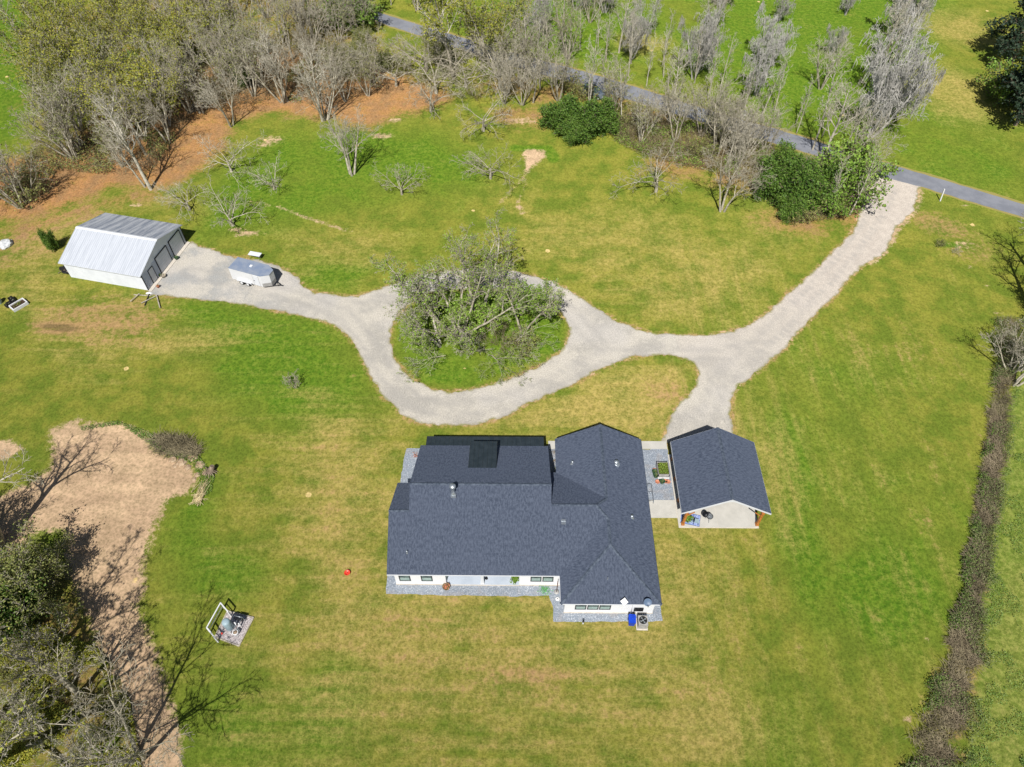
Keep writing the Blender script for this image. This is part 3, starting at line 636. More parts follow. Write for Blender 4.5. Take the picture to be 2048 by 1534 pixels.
# roof furniture
def on_main(y): return zS(y)
fl = HB(); fx, fy = -5.72, 35.2; fz = zS(fy)
fl.box(fx-.24, fx+.24, fy-.3, fy+.3, fz-.15, fz+.16); fl.lathe(fx, fy, [(.25,fz+.15),(.19,fz+.32),(.15,fz+.45),(.15,fz+1.15),(.19,fz+1.16),(.19,fz+1.22)])
fl.lathe(fx, fy, [(.24,fz+1.22),(.29,fz+1.25),(.29,fz+1.47),(.25,fz+1.55),(.0,fz+1.6)]); fl.build('chimney_flue', [M['steel']], house)
def vent(x, y, z, r=.16, h=.3, boxy=False):
    v = HB()
    if boxy: v.box(x-.2, x+.2, y-.2, y+.2, z-.05, z+.22); v.box(x-.24, x+.24, y-.02, y+.02, z+.22, z+.25)
    else: v.lathe(x, y, [(r*1.6,z-.1),(r*.8,z+.06),(r*.6,z+.12),(r*.6,z+h*.7),(r,z+h*.72),(r*1.0,z+h),(0,z+h*1.1)], 12)
    v.build('roof_vent', [M['steel']], house)
vent(5.75, 40.5, ZE+PT*(5.75-XW), .13, .35); vent(10.0, 39.9, ZE+PT*(XEa-10.0), .24, .42); vent(11.1, 34.3, ZE+PT*(XEa-11.1), .15, .3)
vent(4.5, 33.05, zS(33.05), boxy=True); vent(-9.9, 30.6, zS(30.6), .09, .3); vent(8.35, 28.1, ZE+PT*(28.1-YDS), .05, .3)
# satellite dish on the south east corner and a small square antenna
dsh = tag(empty('satellite_dish', (11.82, 26.5, 3.1)), 'round grey satellite dish mounted on the roof eave near the south east corner', 'satellite dish')
m_ = MB(); pr_ = []
rot = Matrix.Translation((0, -.25, .35)) @ Matrix.Rotation(R(42), 4, 'X')
for i in range(7): pr_.append((.36*i/6, .1*(i/6)**2))
m_.lathe(0, 0, pr_, 22); m_.lathe(0, 0, [(a, b-.02) for a, b in pr_], 22); m_.v = [tuple(rot @ Vector(v)) for v in m_.v]; m_.build('reflector', [rough_mat('blue_grey_dish', (.10,.15,.23), (.14,.19,.28), 3, .45)], dsh)
m_ = MB(); m_.tube([(0,.1,.0),(0,0,.25),(0,-.22,.36)], .03, 8); m_.box(-.1,.1,0,.2,-.02,.03); m_.build('mount', [M['steel']], dsh)
m_ = MB(); m_.tube([(0,-.3,.12),(0,-.65,.35)], .015, 6); m_.box(-.05,.05,-.72,-.62,.32,.42); m_.build('arm', [M['steel']], dsh)
an = tag(empty('antenna', (9.75, 26.45, 3.1)), 'white square flat antenna tilted on the eave above the blue bin', 'antenna')
m_ = MB(); m_.box(-.26,.26,-.26,.26,-.03,.03, mat=Matrix.Translation((0,-.2,.38)) @ Matrix.Rotation(R(35),4,'X') @ Matrix.Rotation(R(38),4,'Z')); m_.build('panel', [M['white']], an)
m_ = MB(); m_.tube([(0,.05,-.05),(0,0,.2),(0,-.18,.33)], .025, 8); m_.build('mount', [M['steel']], an)
# ------------------------------------------------------------------ the carport
CX_, CY_ = 20.57, 39.7
cp = tag(empty('carport', (CX_, CY_, 0)), 'open carport with slate blue gable roof and stained timber posts', 'carport')
m_ = MB(); hw = 4.35; y0, y1 = 35.48-CY_, 43.88-CY_; zr = 5.55; pc = (zr-ZE)/hw; L_ = math.hypot(hw, zr-ZE)
m_.slab([(-hw,y0,ZE),(0,y0,zr),(0,y1,zr),(-hw,y1,ZE)], .16, 0, 1, (0,1,0), (hw/L_,0,(zr-ZE)/L_))
m_.slab([(hw,y0,ZE),(hw,y1,ZE),(0,y1,zr),(0,y0,zr)], .16, 0, 1, (0,1,0), (-hw/L_,0,(zr-ZE)/L_))
crf = m_.build('roof', [M['shingle'], M['roofedge']], cp)
cap((0,y0,zr),(0,y1,zr), None, crf)
m_ = MB()
for yy in (y0-.03, y1):
    for s_ in (-1, 1):
        a = [(s_*hw,yy,ZE-.24),(s_*hw,yy,ZE-.03),(0,yy,zr-.03),(0,yy,zr-.26)]; b = [(x,y+.03,z) for x,y,z in a]
        m_.poly(a); m_.poly(b[::-1])
        for i in range(4): m_.poly([a[i], a[(i+1) % 4], b[(i+1) % 4], b[i]])
for s_ in (-1, 1): m_.box(s_*hw-.015, s_*hw+.015, y0, y1, ZE-.22, ZE-.02)
m_.build('fascia', [M['trim']], cp)
m_ = MB()
for yy in (y0+.35, y1-.35): m_.poly([(-.9,yy,zr-.85),(.9,yy,zr-.85),(0,yy,zr-.25)]); m_.box(-.95,.95,yy-.06,yy+.06,zr-.98,zr-.85)
for s_ in (-1, 1): m_.box(s_*3.75-.1, s_*3.75+.1, y0+.5, y1-.5, ZE-.38, ZE-.1)
m_.build('beam', [M['white']], cp)
for i, (sx, yy) in enumerate(((-1,y0+.32),(1,y0+.32),(-1,y1-.35),(1,y1-.35),(-1,y0+3.0),(-1,y0+5.6),(1,y0+4.2))):
    m_ = MB(); x = sx*3.72
    m_.box(x-.12, x+.12, yy-.12, yy+.12, .1, ZE-.35); m_.box(x-.16, x+.16, yy-.16, yy+.16, .1, .34); m_.box(x-.15, x+.15, yy-.15, yy+.15, ZE-.6, ZE-.38)
    m_.build('post', [M['wood']], cp)
    if i < 2:
        m_ = MB(); m_.tube([(x,yy,ZE-1.2),(x-sx*.75,yy,ZE-.42)], .07, 4, smooth=False); m_.build('brace', [M['wood']], cp)
# ------------------------------------------------------------------ the metal building
sx_, sy_ = -47.78, 69.27; SY = R(-12.6)
shed = tag(empty('metal_building', (sx_, sy_, 0), SY), 'white metal outbuilding with ribbed gable roof and two roll-up doors', 'outbuilding')
# local frame: x east (0 = front wall), y north (0 = south wall)
SL, SW = 11.3, 9.85; ez = 2.75; rz_ = 4.35
m_ = MB()
m_.box(-SL, 0, 0, .12, 0, ez); m_.box(-SL, 0, SW-.12, SW, 0, ez); m_.box(-SL, -SL+.12, .12, SW-.12, 0, ez); m_.box(-.12, 0, .12, SW-.12, 0, ez)
for xx in (-SL+.05, -.05, -SL, 0): m_.poly([(xx,0,ez),(xx,SW,ez),(xx,SW/2,rz_-.08)])
m_.build('wall', [M['shedsiding']], shed)
m_ = MB(); ov = .42; slp = (rz_-ez)/(SW/2); L_ = math.hypot(1, slp)
m_.slab([(-SL-.25,-ov,ez-ov*slp+.12),(.22,-ov,ez-ov*slp+.12),(.22,SW/2,rz_+.12),(-SL-.25,SW/2,rz_+.12)], .07, 0, 2, (1,0,0), (0,1/L_,slp/L_))
m_.slab([(.22,SW/2,rz_+.12),(.22,SW+ov,ez-ov*slp+.12),(-SL-.25,SW+ov,ez-ov*slp+.12),(-SL-.25,SW/2,rz_+.12)], .07, 1, 2, (1,0,0), (0,1/L_,-slp/L_))
rf = m_.build('roof', [M['shedroof'], M['shedroof2'], M['trim']], shed)
m_ = MB()
for s_ in (-1, 1): m_.poly([(-SL-.26,SW/2,rz_+.135),(.23,SW/2,rz_+.135),(.23,SW/2+s_*.25,rz_+.135-.25*slp),(-SL-.26,SW/2+s_*.25,rz_+.135-.25*slp)][::s_])
m_.build('ridge_cap', [M['trim']], rf)
def roller(ya, yb, zt):
    m_ = MB(); n = 13
    for i in range(n):
        z0 = .05+i*(zt-.05)/n; m_.box(.01, .045+.012*(i % 2), ya, yb, z0, z0+(zt-.05)/n-.008)
    o = m_.build('rollup_door', [M['trim']], shed)
    m_ = MB(); m_.box(0, .1, ya-.1, ya, .05, zt+.1); m_.box(0, .1, yb, yb+.1, .05, zt+.1); m_.box(0, .1, ya, yb, zt, zt+.1); m_.build('door_frame', [M['dark']], o)
roller(3.35, 5.95, 2.55); roller(6.75, 9.3, 2.55)
m_ = MB(); m_.box(.01, .05, 1.35, 2.3, .08, 2.15); dd_ = m_.build('door', [M['white']], shed)
m_ = MB(); m_.box(0, .08, 1.28, 1.35, .08, 2.22); m_.box(0, .08, 2.3, 2.37, .08, 2.22); m_.box(0, .08, 1.35, 2.3, 2.15, 2.22); m_.build('door_frame', [M['dark']], dd_)
m_ = MB(); m_.tube([(.05,2.18,1.05),(.1,2.18,1.05),(.1,2.08,1.05)], .02, 6); m_.build('handle', [M['steel']], dd_)
for (ya, yb) in ((.1,1.2),(2.45,3.2),(6.1,6.6),(9.45,9.75)):
    m_ = MB()
    for i in range(13):
        z = .16+i*.18; m_.box(.0, .05, ya, yb, z, z+.09)
    m_.build('cladding', [M['trim']], shed)
m_ = MB()
for x in (0.02,): m_.box(x-.03, x+.06, -.06, .03, 0, ez); m_.box(x-.03, x+.06, SW-.03, SW+.06, 0, ez)
m_.build('corner_trim', [M['dark']], shed)
m_ = MB(); m_.box(0, .55, -.1, SW+.1, 0, .08); m_.build('apron', [M['slabedge']], shed)
def shed_pt(x, y): return (sx_+x*math.cos(SY)-y*math.sin(SY), sy_+x*math.sin(SY)+y*math.cos(SY))
# ------------------------------------------------------------------ enclosed trailer
def wheel(parent, x, y, z, r, wd, side):
    m_ = MB(); m_.tube([(x,y-wd/2,z),(x,y-wd/2+.02,z),(x,y+wd/2-.02,z),(x,y+wd/2,z)], [r*.93,r,r,r*.93], 20)
    wh = m_.build('wheel', [M['rubber']], parent)
    m_ = MB(); yo = y+side*(wd/2+.004); m_.tube([(x,yo-.01,z),(x,yo+.012,z)], [r*.6,r*.56], 16); m_.tube([(x,yo,z),(x,yo+side*.03,z)], [r*.2,r*.16], 10); m_.build('rim', [M['white']], wh)
TX, TY = P(465, 557, .45)
tr = tag(empty('enclosed_trailer', (TX, TY, 0), R(-19.4)), 'white enclosed cargo trailer with grey roof and two left wheels parked on the gravel', 'trailer')
Lt, Wt = 4.65, 2.2
out = [(0,0),(Lt,0),(Lt+1.0,.62),(Lt+1.0,Wt-.62),(Lt,Wt),(0,Wt)]
m_ = MB(); m_.prism(out, .42, 2.26, 0); m_.build('body', [M['white']], tr)
m_ = MB(); o2 = [(-.03,-.03),(Lt,-.03),(Lt+1.03,.6),(Lt+1.03,Wt-.6),(Lt,Wt+.03),(-.03,Wt+.03)]; m_.prism(o2, 2.26, 2.31, 0); m_.build('roof', [rough_mat('trailer_roof_grey', (.20,.25,.35), (.27,.31,.38), 1.2, .5)], tr)
m_ = MB(); m_.box(Lt*.52,Lt*.52+.36,Wt*.5,Wt*.5+.36,2.31,2.39); m_.build('roof_vent', [M['white']], tr)
m_ = MB(); m_.box(Lt-1.2, Lt-.35, -.02, -.001, .5, 2.1); dd_ = m_.build('side_door', [M['trim']], tr)
m_ = MB()
for x in (Lt-1.22, Lt-.36): m_.box(x, x+.025, -.028, -.002, .48, 2.12)
m_.build('door_frame', [M['greymetal']], dd_)
m_ = MB(); m_.box(Lt-1.14, Lt-1.04, -.05, -.02, 1.2, 1.3); m_.build('handle', [M['dark']], dd_)
m_ = MB(); m_.box(1.0, 2.95, -.26, 0, .74, .78, 0); m_.box(1.0, 2.95, -.26, -.24, .62, .74, 0); m_.box(.9,1.0,-.26,0,.5,.74,0); m_.box(2.95,3.05,-.26,0,.5,.74,0); m_.build('fender', [M['trim']], tr)
m_ = MB(); m_.poly([(Lt+.012,-.012,.43),(Lt+1.012,.61,.43),(Lt+1.012,.61,1.0),(Lt+.012,-.012,1.0)]); m_.poly([(Lt+1.012,.62,.43),(Lt+1.012,Wt-.62,.43),(Lt+1.012,Wt-.62,1.0),(Lt+1.012,.62,1.0)]); m_.poly([(Lt+1.012,Wt-.61,.43),(Lt+.012,Wt+.012,.43),(Lt+.012,Wt+.012,1.0),(Lt+1.012,Wt-.61,1.0)]); m_.build('stone_guard', [M['greymetal']], tr)
for x in (1.5, 2.42):
    wheel(tr, x, -.12, .34, .34, .2, -1); wheel(tr, x, Wt+.12, .34, .34, .2, 1)
m_ = MB(); m_.tube([(Lt+.5,.4,.4),(Lt+1.85,Wt/2,.42)], .045, 6); m_.tube([(Lt+.5,Wt-.4,.4),(Lt+1.85,Wt/2,.42)], .045, 6); m_.tube([(Lt+1.5,Wt/2,.1),(Lt+1.5,Wt/2,.8)], .04, 8); m_.box(Lt+1.8,Lt+2.1,Wt/2-.06,Wt/2+.06,.38,.48); m_.build('tongue', [M['dark']], tr)
x, y = P(508, 514)
fb = tag(empty('folding_table', (x+.35, y-.2, 0), R(-14)), 'pale folding table standing in grass behind the white trailer', 'table')
m_ = MB(); m_.box(-.85,.85,-.38,.38,.7,.74); m_.build('tabletop', [M['trim']], fb)
for a in (-.7,.7):
    m_ = MB(); m_.tube([(a,-.3,0),(a,-.3,.7)], .02, 6); m_.tube([(a,.3,0),(a,.3,.7)], .02, 6); m_.tube([(a,-.3,.35),(a,.3,.35)], .015, 6); m_.build('leg', [M['steel']], fb)
# ------------------------------------------------------------------ water tank pad
kx, ky = lambda x: 390+x/10.957, lambda y: 1170+y/10.957
def K(x, y, z=0): return P(kx(x), ky(y), z)
pad = [K(720,575), K(1290,722), K(970,1345), K(440,1145)]
wp = empty('well_pad', (*K(860,960), 0)); tag(wp, 'square pinkish gravel pad edged with timber under the pale blue tank', 'gravel pad')
ox, oy = K(860, 960); L = [(a-ox, b-oy) for a, b in pad]
m_ = MB(); m_.prism(L, 0, .07, 0); m_.build('gravel', [M['padgravel']], wp)
m_ = MB()
for i in range(4):
    a = Vector((*L[i], .0)); b = Vector((*L[(i+1) % 4], .0)); d = (b-a).normalized(); n_ = Vector((-d.y, d.x, 0))*.05
    q = [a-n_, b-n_, b+n_, a+n_]; m_.prism([(v.x, v.y) for v in q], .0, .125+.002*i)
m_.build('edging', [M['greywood']], wp)
fx_ = [K(560,395,1.15), K(258,935,1.15)]; a0, a1 = Vector((*fx_[0],0)), Vector((*fx_[1],0))
b0, b1 = Vector((*K(715,578,1.15),0)), Vector((*K(425,1145,1.15),0))
scr = tag(empty('rail_screen', ((a0.x+a1.x)/2, (a0.y+a1.y)/2, 0)), 'white three-sided rail screen on posts beside the pale blue tank', 'fence'); c0 = Vector((scr.location.x, scr.location.y, 0))
cor = [b0-c0, a0-c0, a1-c0, b1-c0]
for i, v in enumerate(cor): 
    m_ = MB(); m_.box(v.x-.06, v.x+.06, v.y-.06, v.y+.06, 0, 1.18); m_.build('post', [M['white']], scr)
for i in range(3):
    a, b = cor[i], cor[i+1]; d = (b-a).normalized(); n_ = Vector((-d.y, d.x, 0))
    m_ = MB(); q = [a-n_*.05, b-n_*.05, b+n_*.05, a+n_*.05]; m_.prism([(v.x,v.y) for v in q], 1.1, 1.2+.003*i)
    q = [a-n_*.015, b-n_*.015, b+n_*.015, a+n_*.015]; m_.prism([(v.x,v.y) for v in q], .5, .6); m_.build('rail', [M['white']], scr)
x, y = K(790, 955)
tk = tag(empty('pressure_tank', (x, y, .07)), 'pale blue upright pressure tank standing on the gravel pad', 'water tank')
m_ = MB(); m_.lathe(0, 0, [(.0,.1),(.3,.12),(.37,.24),(.37,1.5),(.33,1.62),(.2,1.69),(0,1.7)], 26); m_.build('vessel', [M['tank']], tk)
m_ = MB(); m_.lathe(0, 0, [(.3,.0),(.3,.16)], 20); m_.build('base_ring', [M['steel']], tk)
m_ = MB(); m_.tube([(.05,-.2,.16),(.1,-.55,.16),(.5,-.6,.16),(.62,-.55,.1)], .03, 8); m_.tube([(.1,-.55,.16),(.1,-.55,.42)], .025, 8); m_.build('pipe', [M['white']], tk)
x, y = K(920, 1085)
wc = tag(empty('well_casing', (x, y, .07)), 'round white well casing with brown cap in front of the blue tank', 'well head')
m_ = MB(); m_.lathe(0, 0, [(.2,0),(.2,.42),(.27,.42),(.27,.5),(.2,.5)], 20); m_.build('pipe', [M['white']], wc)
m_ = MB(); m_.lathe(0, 0, [(.2,.46),(.12,.53),(0,.55)], 16); m_.build('cap', [rough_mat('rusty_brown', (.22,.15,.1), (.34,.26,.18), 6, .7)], wc)
x, y = K(965, 900)
ft = tag(empty('filter_frame', (x, y, .07), R(-12)), 'grey metal rack of pipes and dark control box on the gravel pad', 'pump rack')
m_ = MB()
for a, b in ((-.4,-.5),(.4,-.5),(.4,.5),(-.4,.5)): m_.tube([(a,b,0),(a,b,.95)], .03, 6)
for q in (((-.4,.5,.95),(.4,.5,.95)),((-.4,-.5,.95),(-.4,.5,.95)),((.4,-.5,.95),(.4,.5,.95)),((-.4,-.5,.4),(.4,-.5,.4)),((-.15,-.4,.35),(-.15,.5,.6)),((.15,-.4,.35),(.15,.5,.6))): m_.tube(q, .028, 6)
m_.build('frame', [M['steel']], ft)
m_ = MB(); m_.box(-.35,.35,.3,.5,.45,.95); m_.build('control_box', [M['dark']], ft)
m_ = MB(); m_.lathe(-.2, 0, [(.07,.15),(.07,.7),(.0,.73)], 10); m_.lathe(.2, 0, [(.07,.15),(.07,.7),(.0,.73)], 10); m_.build('filter_housing', [M['white']], ft)
x, y = K(615, 1085); v_ = tag(empty('valve_box', (x, y, .07)), 'small red valve and hose bib at the pad edge', 'valve')
m_ = MB(); m_.tube([(0,0,0),(0,0,.3)], .03, 8); m_.tube([(-.08,0,.3),(.08,0,.3)], .05, 8); m_.tube([(0,-.01,.3),(0,-.14,.26)], .03, 8); m_.build('bib', [M['redpl']], v_)
# ------------------------------------------------------------------ things at the south wall of the house
def at(px, py, z=0): return P(px, py, z)
x, y = at(1262, 1247)
bn = tag(empty('wheeled_bin', (x, y+.05, 0), R(-4)), 'blue wheeled bin beside the grey air conditioner', 'bin')
m_ = MB()
q0 = [(-.25,-.3),(.25,-.3),(.25,.3),(-.25,.3)]; q1 = [(-.31,-.38),(.31,-.38),(.31,.36),(-.31,.36)]
b = [(*p, .06) for p in q0]; t = [(*p, .98) for p in q1]
m_.poly(b[::-1])
for i in range(4): m_.poly([b[i], b[(i+1) % 4], t[(i+1) % 4], t[i]])
m_.build('body', [M['blue']], bn)
m_ = MB(); m_.prism([(-.33,-.41),(.33,-.41),(.34,.3),(.24,.42),(-.24,.42),(-.34,.3)], .98, 1.04); m_.prism([(-.26,-.33),(.26,-.33),(.26,.25),(-.26,.25)], 1.04, 1.07); m_.build('lid', [M['blue']], bn)
m_ = MB(); m_.tube([(-.26,.44,.98),(.26,.44,.98)], .022, 8); m_.build('handle', [M['dark']], bn)
for s_ in (-1, 1): m_ = MB(); m_.tube([(s_*.3,.3,.12),(s_*.24,.3,.12)], .12, 12); m_.build('wheel', [M['rubber']], bn)
x, y = at(1285, 1260)
ac = tag(empty('air_conditioner', (x-.03, y+.52, 0), R(-1)), 'grey square air conditioner with round top fan on a concrete pad', 'air conditioner')
m_ = MB(); m_.box(-.52,.52,-.56,.52,0,.09); m_.build('pad', [M['slabedge']], ac)
m_ = MB(); m_.box(-.43,.43,-.45,.43,.09,1.02); m_.build('cabinet', [M['greymetal']], ac)
m_ = MB()
for i in range(14): z = .16+i*.058; m_.box(-.44,.44,-.46,-.452,z,z+.03)
m_.build('louvre', [M['greymetal']], ac)
m_ = MB(); m_.lathe(0, 0, [(.37,1.02),(.37,1.05),(.33,1.055),(.33,1.024)], 26); m_.build('fan_ring', [M['dark']], ac)
m_ = MB(); m_.lathe(0, 0, [(.33,1.022),(0,1.021)], 26); m_.build('fan_well', [M['rubber']], ac)
m_ = MB()
for i in range(4):
    a = i*math.pi/2+.5; m_.poly([(.05*math.cos(a),.05*math.sin(a),1.035),(.3*math.cos(a-.28),.3*math.sin(a-.28),1.03),(.31*math.cos(a+.32),.31*math.sin(a+.32),1.05)])
m_.lathe(0, 0, [(.08,1.03),(.07,1.07),(0,1.075)], 12); m_.build('fan_blade', [M['steel']], ac)
m_ = MB(); 
for i in range(4): m_.lathe(0, 0, [(.1+.07*i,1.085),(.106+.07*i,1.085)], 26)
m_.tube([(-.34,0,1.08),(.34,0,1.08)], .006, 4); m_.tube([(0,-.34,1.08),(0,.34,1.08)], .006, 4); m_.build('grille', [M['dark']], ac)
m_ = HB(); m_.box(10.95,11.8,26.47,26.597,.75,1.35,0); m_.tube([(11.0,26.5,.75),(11.0,26.5,.15)], .025, 6); m_.build('meter_cabinet', [M['dark']], house)
m_ = HB(); m_.tube([(10.75,26.5,2.7),(10.75,26.5,.3)], .04, 8); m_.build('conduit', [M['trim']], house)
x, y = at(1166, 1247); v_ = tag(empty('cleanout_pipe', (x, y, 0)), 'short white pipe with black cap at the gravel edge', 'pipe')
m_ = MB(); m_.lathe(0,0,[(.08,0),(.08,.5)],14); m_.build('pipe', [M['white']], v_); m_ = MB(); m_.lathe(0,0,[(.1,.44),(.1,.56),(0,.58)],14); m_.build('cap', [M['rubber']], v_)
x, y = at(1115, 1198); v_ = tag(empty('round_cover', (x, y, .012)), 'small round white cover on the gravel beside the garage wall', 'drain cover')
m_ = MB(); m_.lathe(0,0,[(.2,0),(.2,.04),(.17,.06),(0,.065)],18); m_.build('disc', [M['white']], v_); m_ = MB(); m_.box(-.05,.05,-.05,.02,.066,.09); m_.build('knob', [M['dark']], v_)
x, y = at(1113, 1184); v_ = tag(empty('feeder_pole', (x, y, .01)), 'dark upright pole on a round base near the inner corner', 'pole')
m_ = MB(); m_.lathe(0,0,[(.24,0),(.24,.06),(.1,.1),(0,.1)],16); m_.build('base', [M['greymetal']], v_); m_ = MB(); m_.tube([(0,0,.08),(.02,.02,2.3)], .04, 8); m_.build('pole', [rough_mat('brown_pole', (.1,.05,.04), (.16,.08,.06), 4, .6)], v_)

# ------------------------------------------------------------------ vegetation generators
def np_mesh(name, V, Fq, mats, mi=None, smooth=False):
    me = bpy.data.meshes.new(name); n = len(V); me.vertices.add(n); me.vertices.foreach_set('co', np.asarray(V, np.float32).ravel())
    Fq = np.asarray(Fq, np.int32); k_ = Fq.shape[1]
    me.loops.add(Fq.size); me.loops.foreach_set('vertex_index', Fq.ravel())
    me.polygons.add(len(Fq)); me.polygons.foreach_set('loop_start', np.arange(0, Fq.size, k_)); me.polygons.foreach_set('loop_total', np.full(len(Fq), k_))
    for x in (mats if isinstance(mats, (list, tuple)) else [mats]): me.materials.append(x)
    if smooth: me.polygons.foreach_set('use_smooth', np.ones(len(Fq), bool))
    me.update(calc_edges=True); return me
class Tubes:
    def __init__(s): s.V = []; s.F = []
    def add(s, pts, rad, n):
        prev = None
        for i, p in enumerate(pts):
            a = pts[min(i+1, len(pts)-1)]-pts[max(i-1, 0)]
            if a.length < 1e-6: a = Vector((0,0,1))
            a.normalize(); x = (Vector((1,0,0)) if abs(a.z) > .8 else Vector((0,0,1))).cross(a).normalized(); y = a.cross(x)
            b = len(s.V); r = rad[i]
            for k_ in range(n):
                t = 6.28318*k_/n; s.V.append(p+(x*math.cos(t)+y*math.sin(t))*r)
            if prev is not None:
                for k_ in range(n):
                    k2 = (k_+1) % n; s.F.append((prev+k_, prev+k2, b+k2, b+k_))
            prev = b
def rdir(rg):
    v = Vector((rg.gauss(0,1), rg.gauss(0,1), rg.gauss(0,1))); return v.normalized()
STY = {
 # trunk fraction, stems, child counts, branching angles, wiggle, upward pull, length ratios, start of branching
 'spread': dict(nst=1, ch=(7,6,5,3), ang=(58,50,45,42), wig=(.10,.24,.28,.30), up=(.0,.0,.04,.03), lr=(1.15,.5,.48,.5), st=(.4,.25,.2,.2), tl=.38),
 'vase': dict(nst=3, ch=(6,6,5,3), ang=(34,42,42,40), wig=(.10,.18,.24,.26), up=(.03,.05,.06,.05), lr=(.55,.5,.5,.5), st=(.35,.2,.2,.2), tl=.8),
 'tall': dict(nst=1, ch=(13,6,4,2), ang=(42,44,42,40), wig=(.06,.15,.22,.25), up=(.02,.07,.07,.05), lr=(.42,.5,.5,.5), st=(.35,.15,.2,.2), tl=.95),
 'multi': dict(nst=5, ch=(7,5,4,2), ang=(34,42,42,42), wig=(.08,.18,.22,.26), up=(.03,.05,.05,.05), lr=(.4,.5,.5,.5), st=(.3,.2,.2,.2), tl=.9),
 'moss': dict(nst=3, ch=(9,6,4,3), ang=(32,42,48,45), wig=(.12,.22,.26,.3), up=(.03,.04,.0,-.04), lr=(.36,.5,.55,.55), st=(.2,.15,.15,.15), tl=.92),
 'slim': dict(nst=1, ch=(12,5,3,0), ang=(32,36,36,36), wig=(.05,.12,.18,.2), up=(.02,.06,.05,.05), lr=(.28,.5,.5,.5), st=(.3,.2,.2,.2), tl=1.0),
 'snag': dict(nst=4, ch=(6,5,4,2), ang=(42,48,48,45), wig=(.12,.24,.3,.32), up=(.02,.02,.0,.0), lr=(.42,.5,.5,.5), st=(.4,.15,.15,.2), tl=.8),
 'islet': dict(nst=2, ch=(10,7,5,3), ang=(42,48,48,45), wig=(.12,.24,.3,.32), up=(.02,.03,.02,.02), lr=(.30,.5,.5,.5), st=(.45,.15,.15,.2), tl=.9),
 'radiate': dict(nst=10, ch=(8,6,4,3), ang=(40,46,48,45), wig=(.10,.22,.28,.32), up=(.015,.02,.02,.02), lr=(.27,.5,.5,.5), st=(.35,.15,.15,.2), tl=.95),
 'big': dict(nst=2, ch=(7,6,5,4), ang=(38,44,46,42), wig=(.08,.18,.24,.3), up=(.02,.04,.04,.02), lr=(.48,.52,.5,.5), st=(.45,.3,.2,.2), tl=.85),
 'bush': dict(nst=9, ch=(6,6,5,0), ang=(38,45,48,45), wig=(.18,.25,.3,.3), up=(.02,.02,.02,.0), lr=(.5,.5,.5,.5), st=(.15,.1,.15,.2), tl=.95),
 'thicket': dict(nst=14, ch=(5,4,3,0), ang=(32,40,45,45), wig=(.16,.25,.3,.3), up=(.0,-.02,-.02,.0), lr=(.42,.5,.5,.5), st=(.2,.15,.15,.2), tl=1.0),
 'conifer': dict(nst=1, ch=(26,8,5,0), ang=(82,46,45,45), wig=(.03,.08,.2,.3), up=(.02,.0,.0,.0), lr=(.38,.42,.4,.5), st=(.22,.2,.2,.2), tl=1.0),
}
def grow(seed, H, r0, sty, leafs=0.0, lsz=.16, twig=.02, leaf_lv=2, clump=1):
    rg = random.Random(seed); S = STY[sty]; trunk, crown = Tubes(), Tubes(); LP = []
    maxl = 4 if S['ch'][3] else 3
    def br(p, d, L, r, lv):
        n = (9, 6, 4, 3, 2)[lv] if lv else 9; pts = [p.copy()]; rad = [r]
        end = max(twig*.7, r*(.25 if lv < 3 else .6))
        for i in range(n):
            d = (d+rdir(rg)*S['wig'][min(lv,3)]+Vector((0,0,1))*S['up'][min(lv,3)]).normalized()
            p = p+d*(L/n); pts.append(p); rad.append(max(twig*.7, r+(end-r)*((i+1)/n)))
        (trunk if lv == 0 else crown).add(pts, rad, (8, 5, 4, 3, 3)[lv])
        if lv >= leaf_lv and leafs:
            for i in range(1, len(pts)):
                m = leafs*L/n; m = int(m)+(rg.random() < m-int(m))
                for _ in range(m): LP.append(pts[i]+rdir(rg)*rg.random()*lsz*1.8*clump)
        if lv >= maxl: return
        nc = S['ch'][lv]; st = S['st'][lv]
        for c_ in range(nc):
            t = st+(1-st)*(c_+rg.random()*.8)/nc; t = min(t, .99); j = int(t*n); f_ = t*n-j
            q = pts[j].lerp(pts[j+1], f_); dd = (pts[j+1]-pts[j]).normalized()
            a = R(S['ang'][lv]*(.7+.6*rg.random())); ph = c_*2.4+rg.random()*1.2
            o1 = dd.orthogonal().normalized(); o2 = dd.cross(o1); nd = dd*math.cos(a)+(o1*math.cos(ph)+o2*math.sin(ph))*math.sin(a)
            Lc = (H if lv == 0 else L)*S['lr'][lv]*(1.1-.55*t if lv else (1.05-.6*t if sty in ('tall','conifer','slim','multi') else .9-.2*t))*(.7+.6*rg.random())
            rc_ = max(twig*.8, (rad[j]*(.6 if lv else .52)))
            br(q, nd, Lc, rc_, lv+1)
    for s_ in range(S['nst']):
        if S['nst'] == 1: d = Vector((rg.gauss(0,.05), rg.gauss(0,.05), 1)); p = Vector((0,0,-.1)); L = H*S['tl']
        else:
            a = s_*6.283/S['nst']+rg.random()*.8; sp = .15+.4*rg.random() if sty not in ('thicket','bush','radiate') else (.25 if sty != 'radiate' else .4)+.6*rg.random()
            d = Vector((math.cos(a)*sp, math.sin(a)*sp, 1)); p = Vector((math.cos(a)*r0*1.2, math.sin(a)*r0*1.2, -.1)); L = H*S['tl']*(.75+.35*rg.random())
            if sty == 'thicket': p = Vector((math.cos(a)*.9*rg.random(), math.sin(a)*.9*rg.random(), -.1))
        br(p, d.normalized(), L, r0*(1 if S['nst'] < 3 else .7), 0)
    return trunk, crown, LP, rg
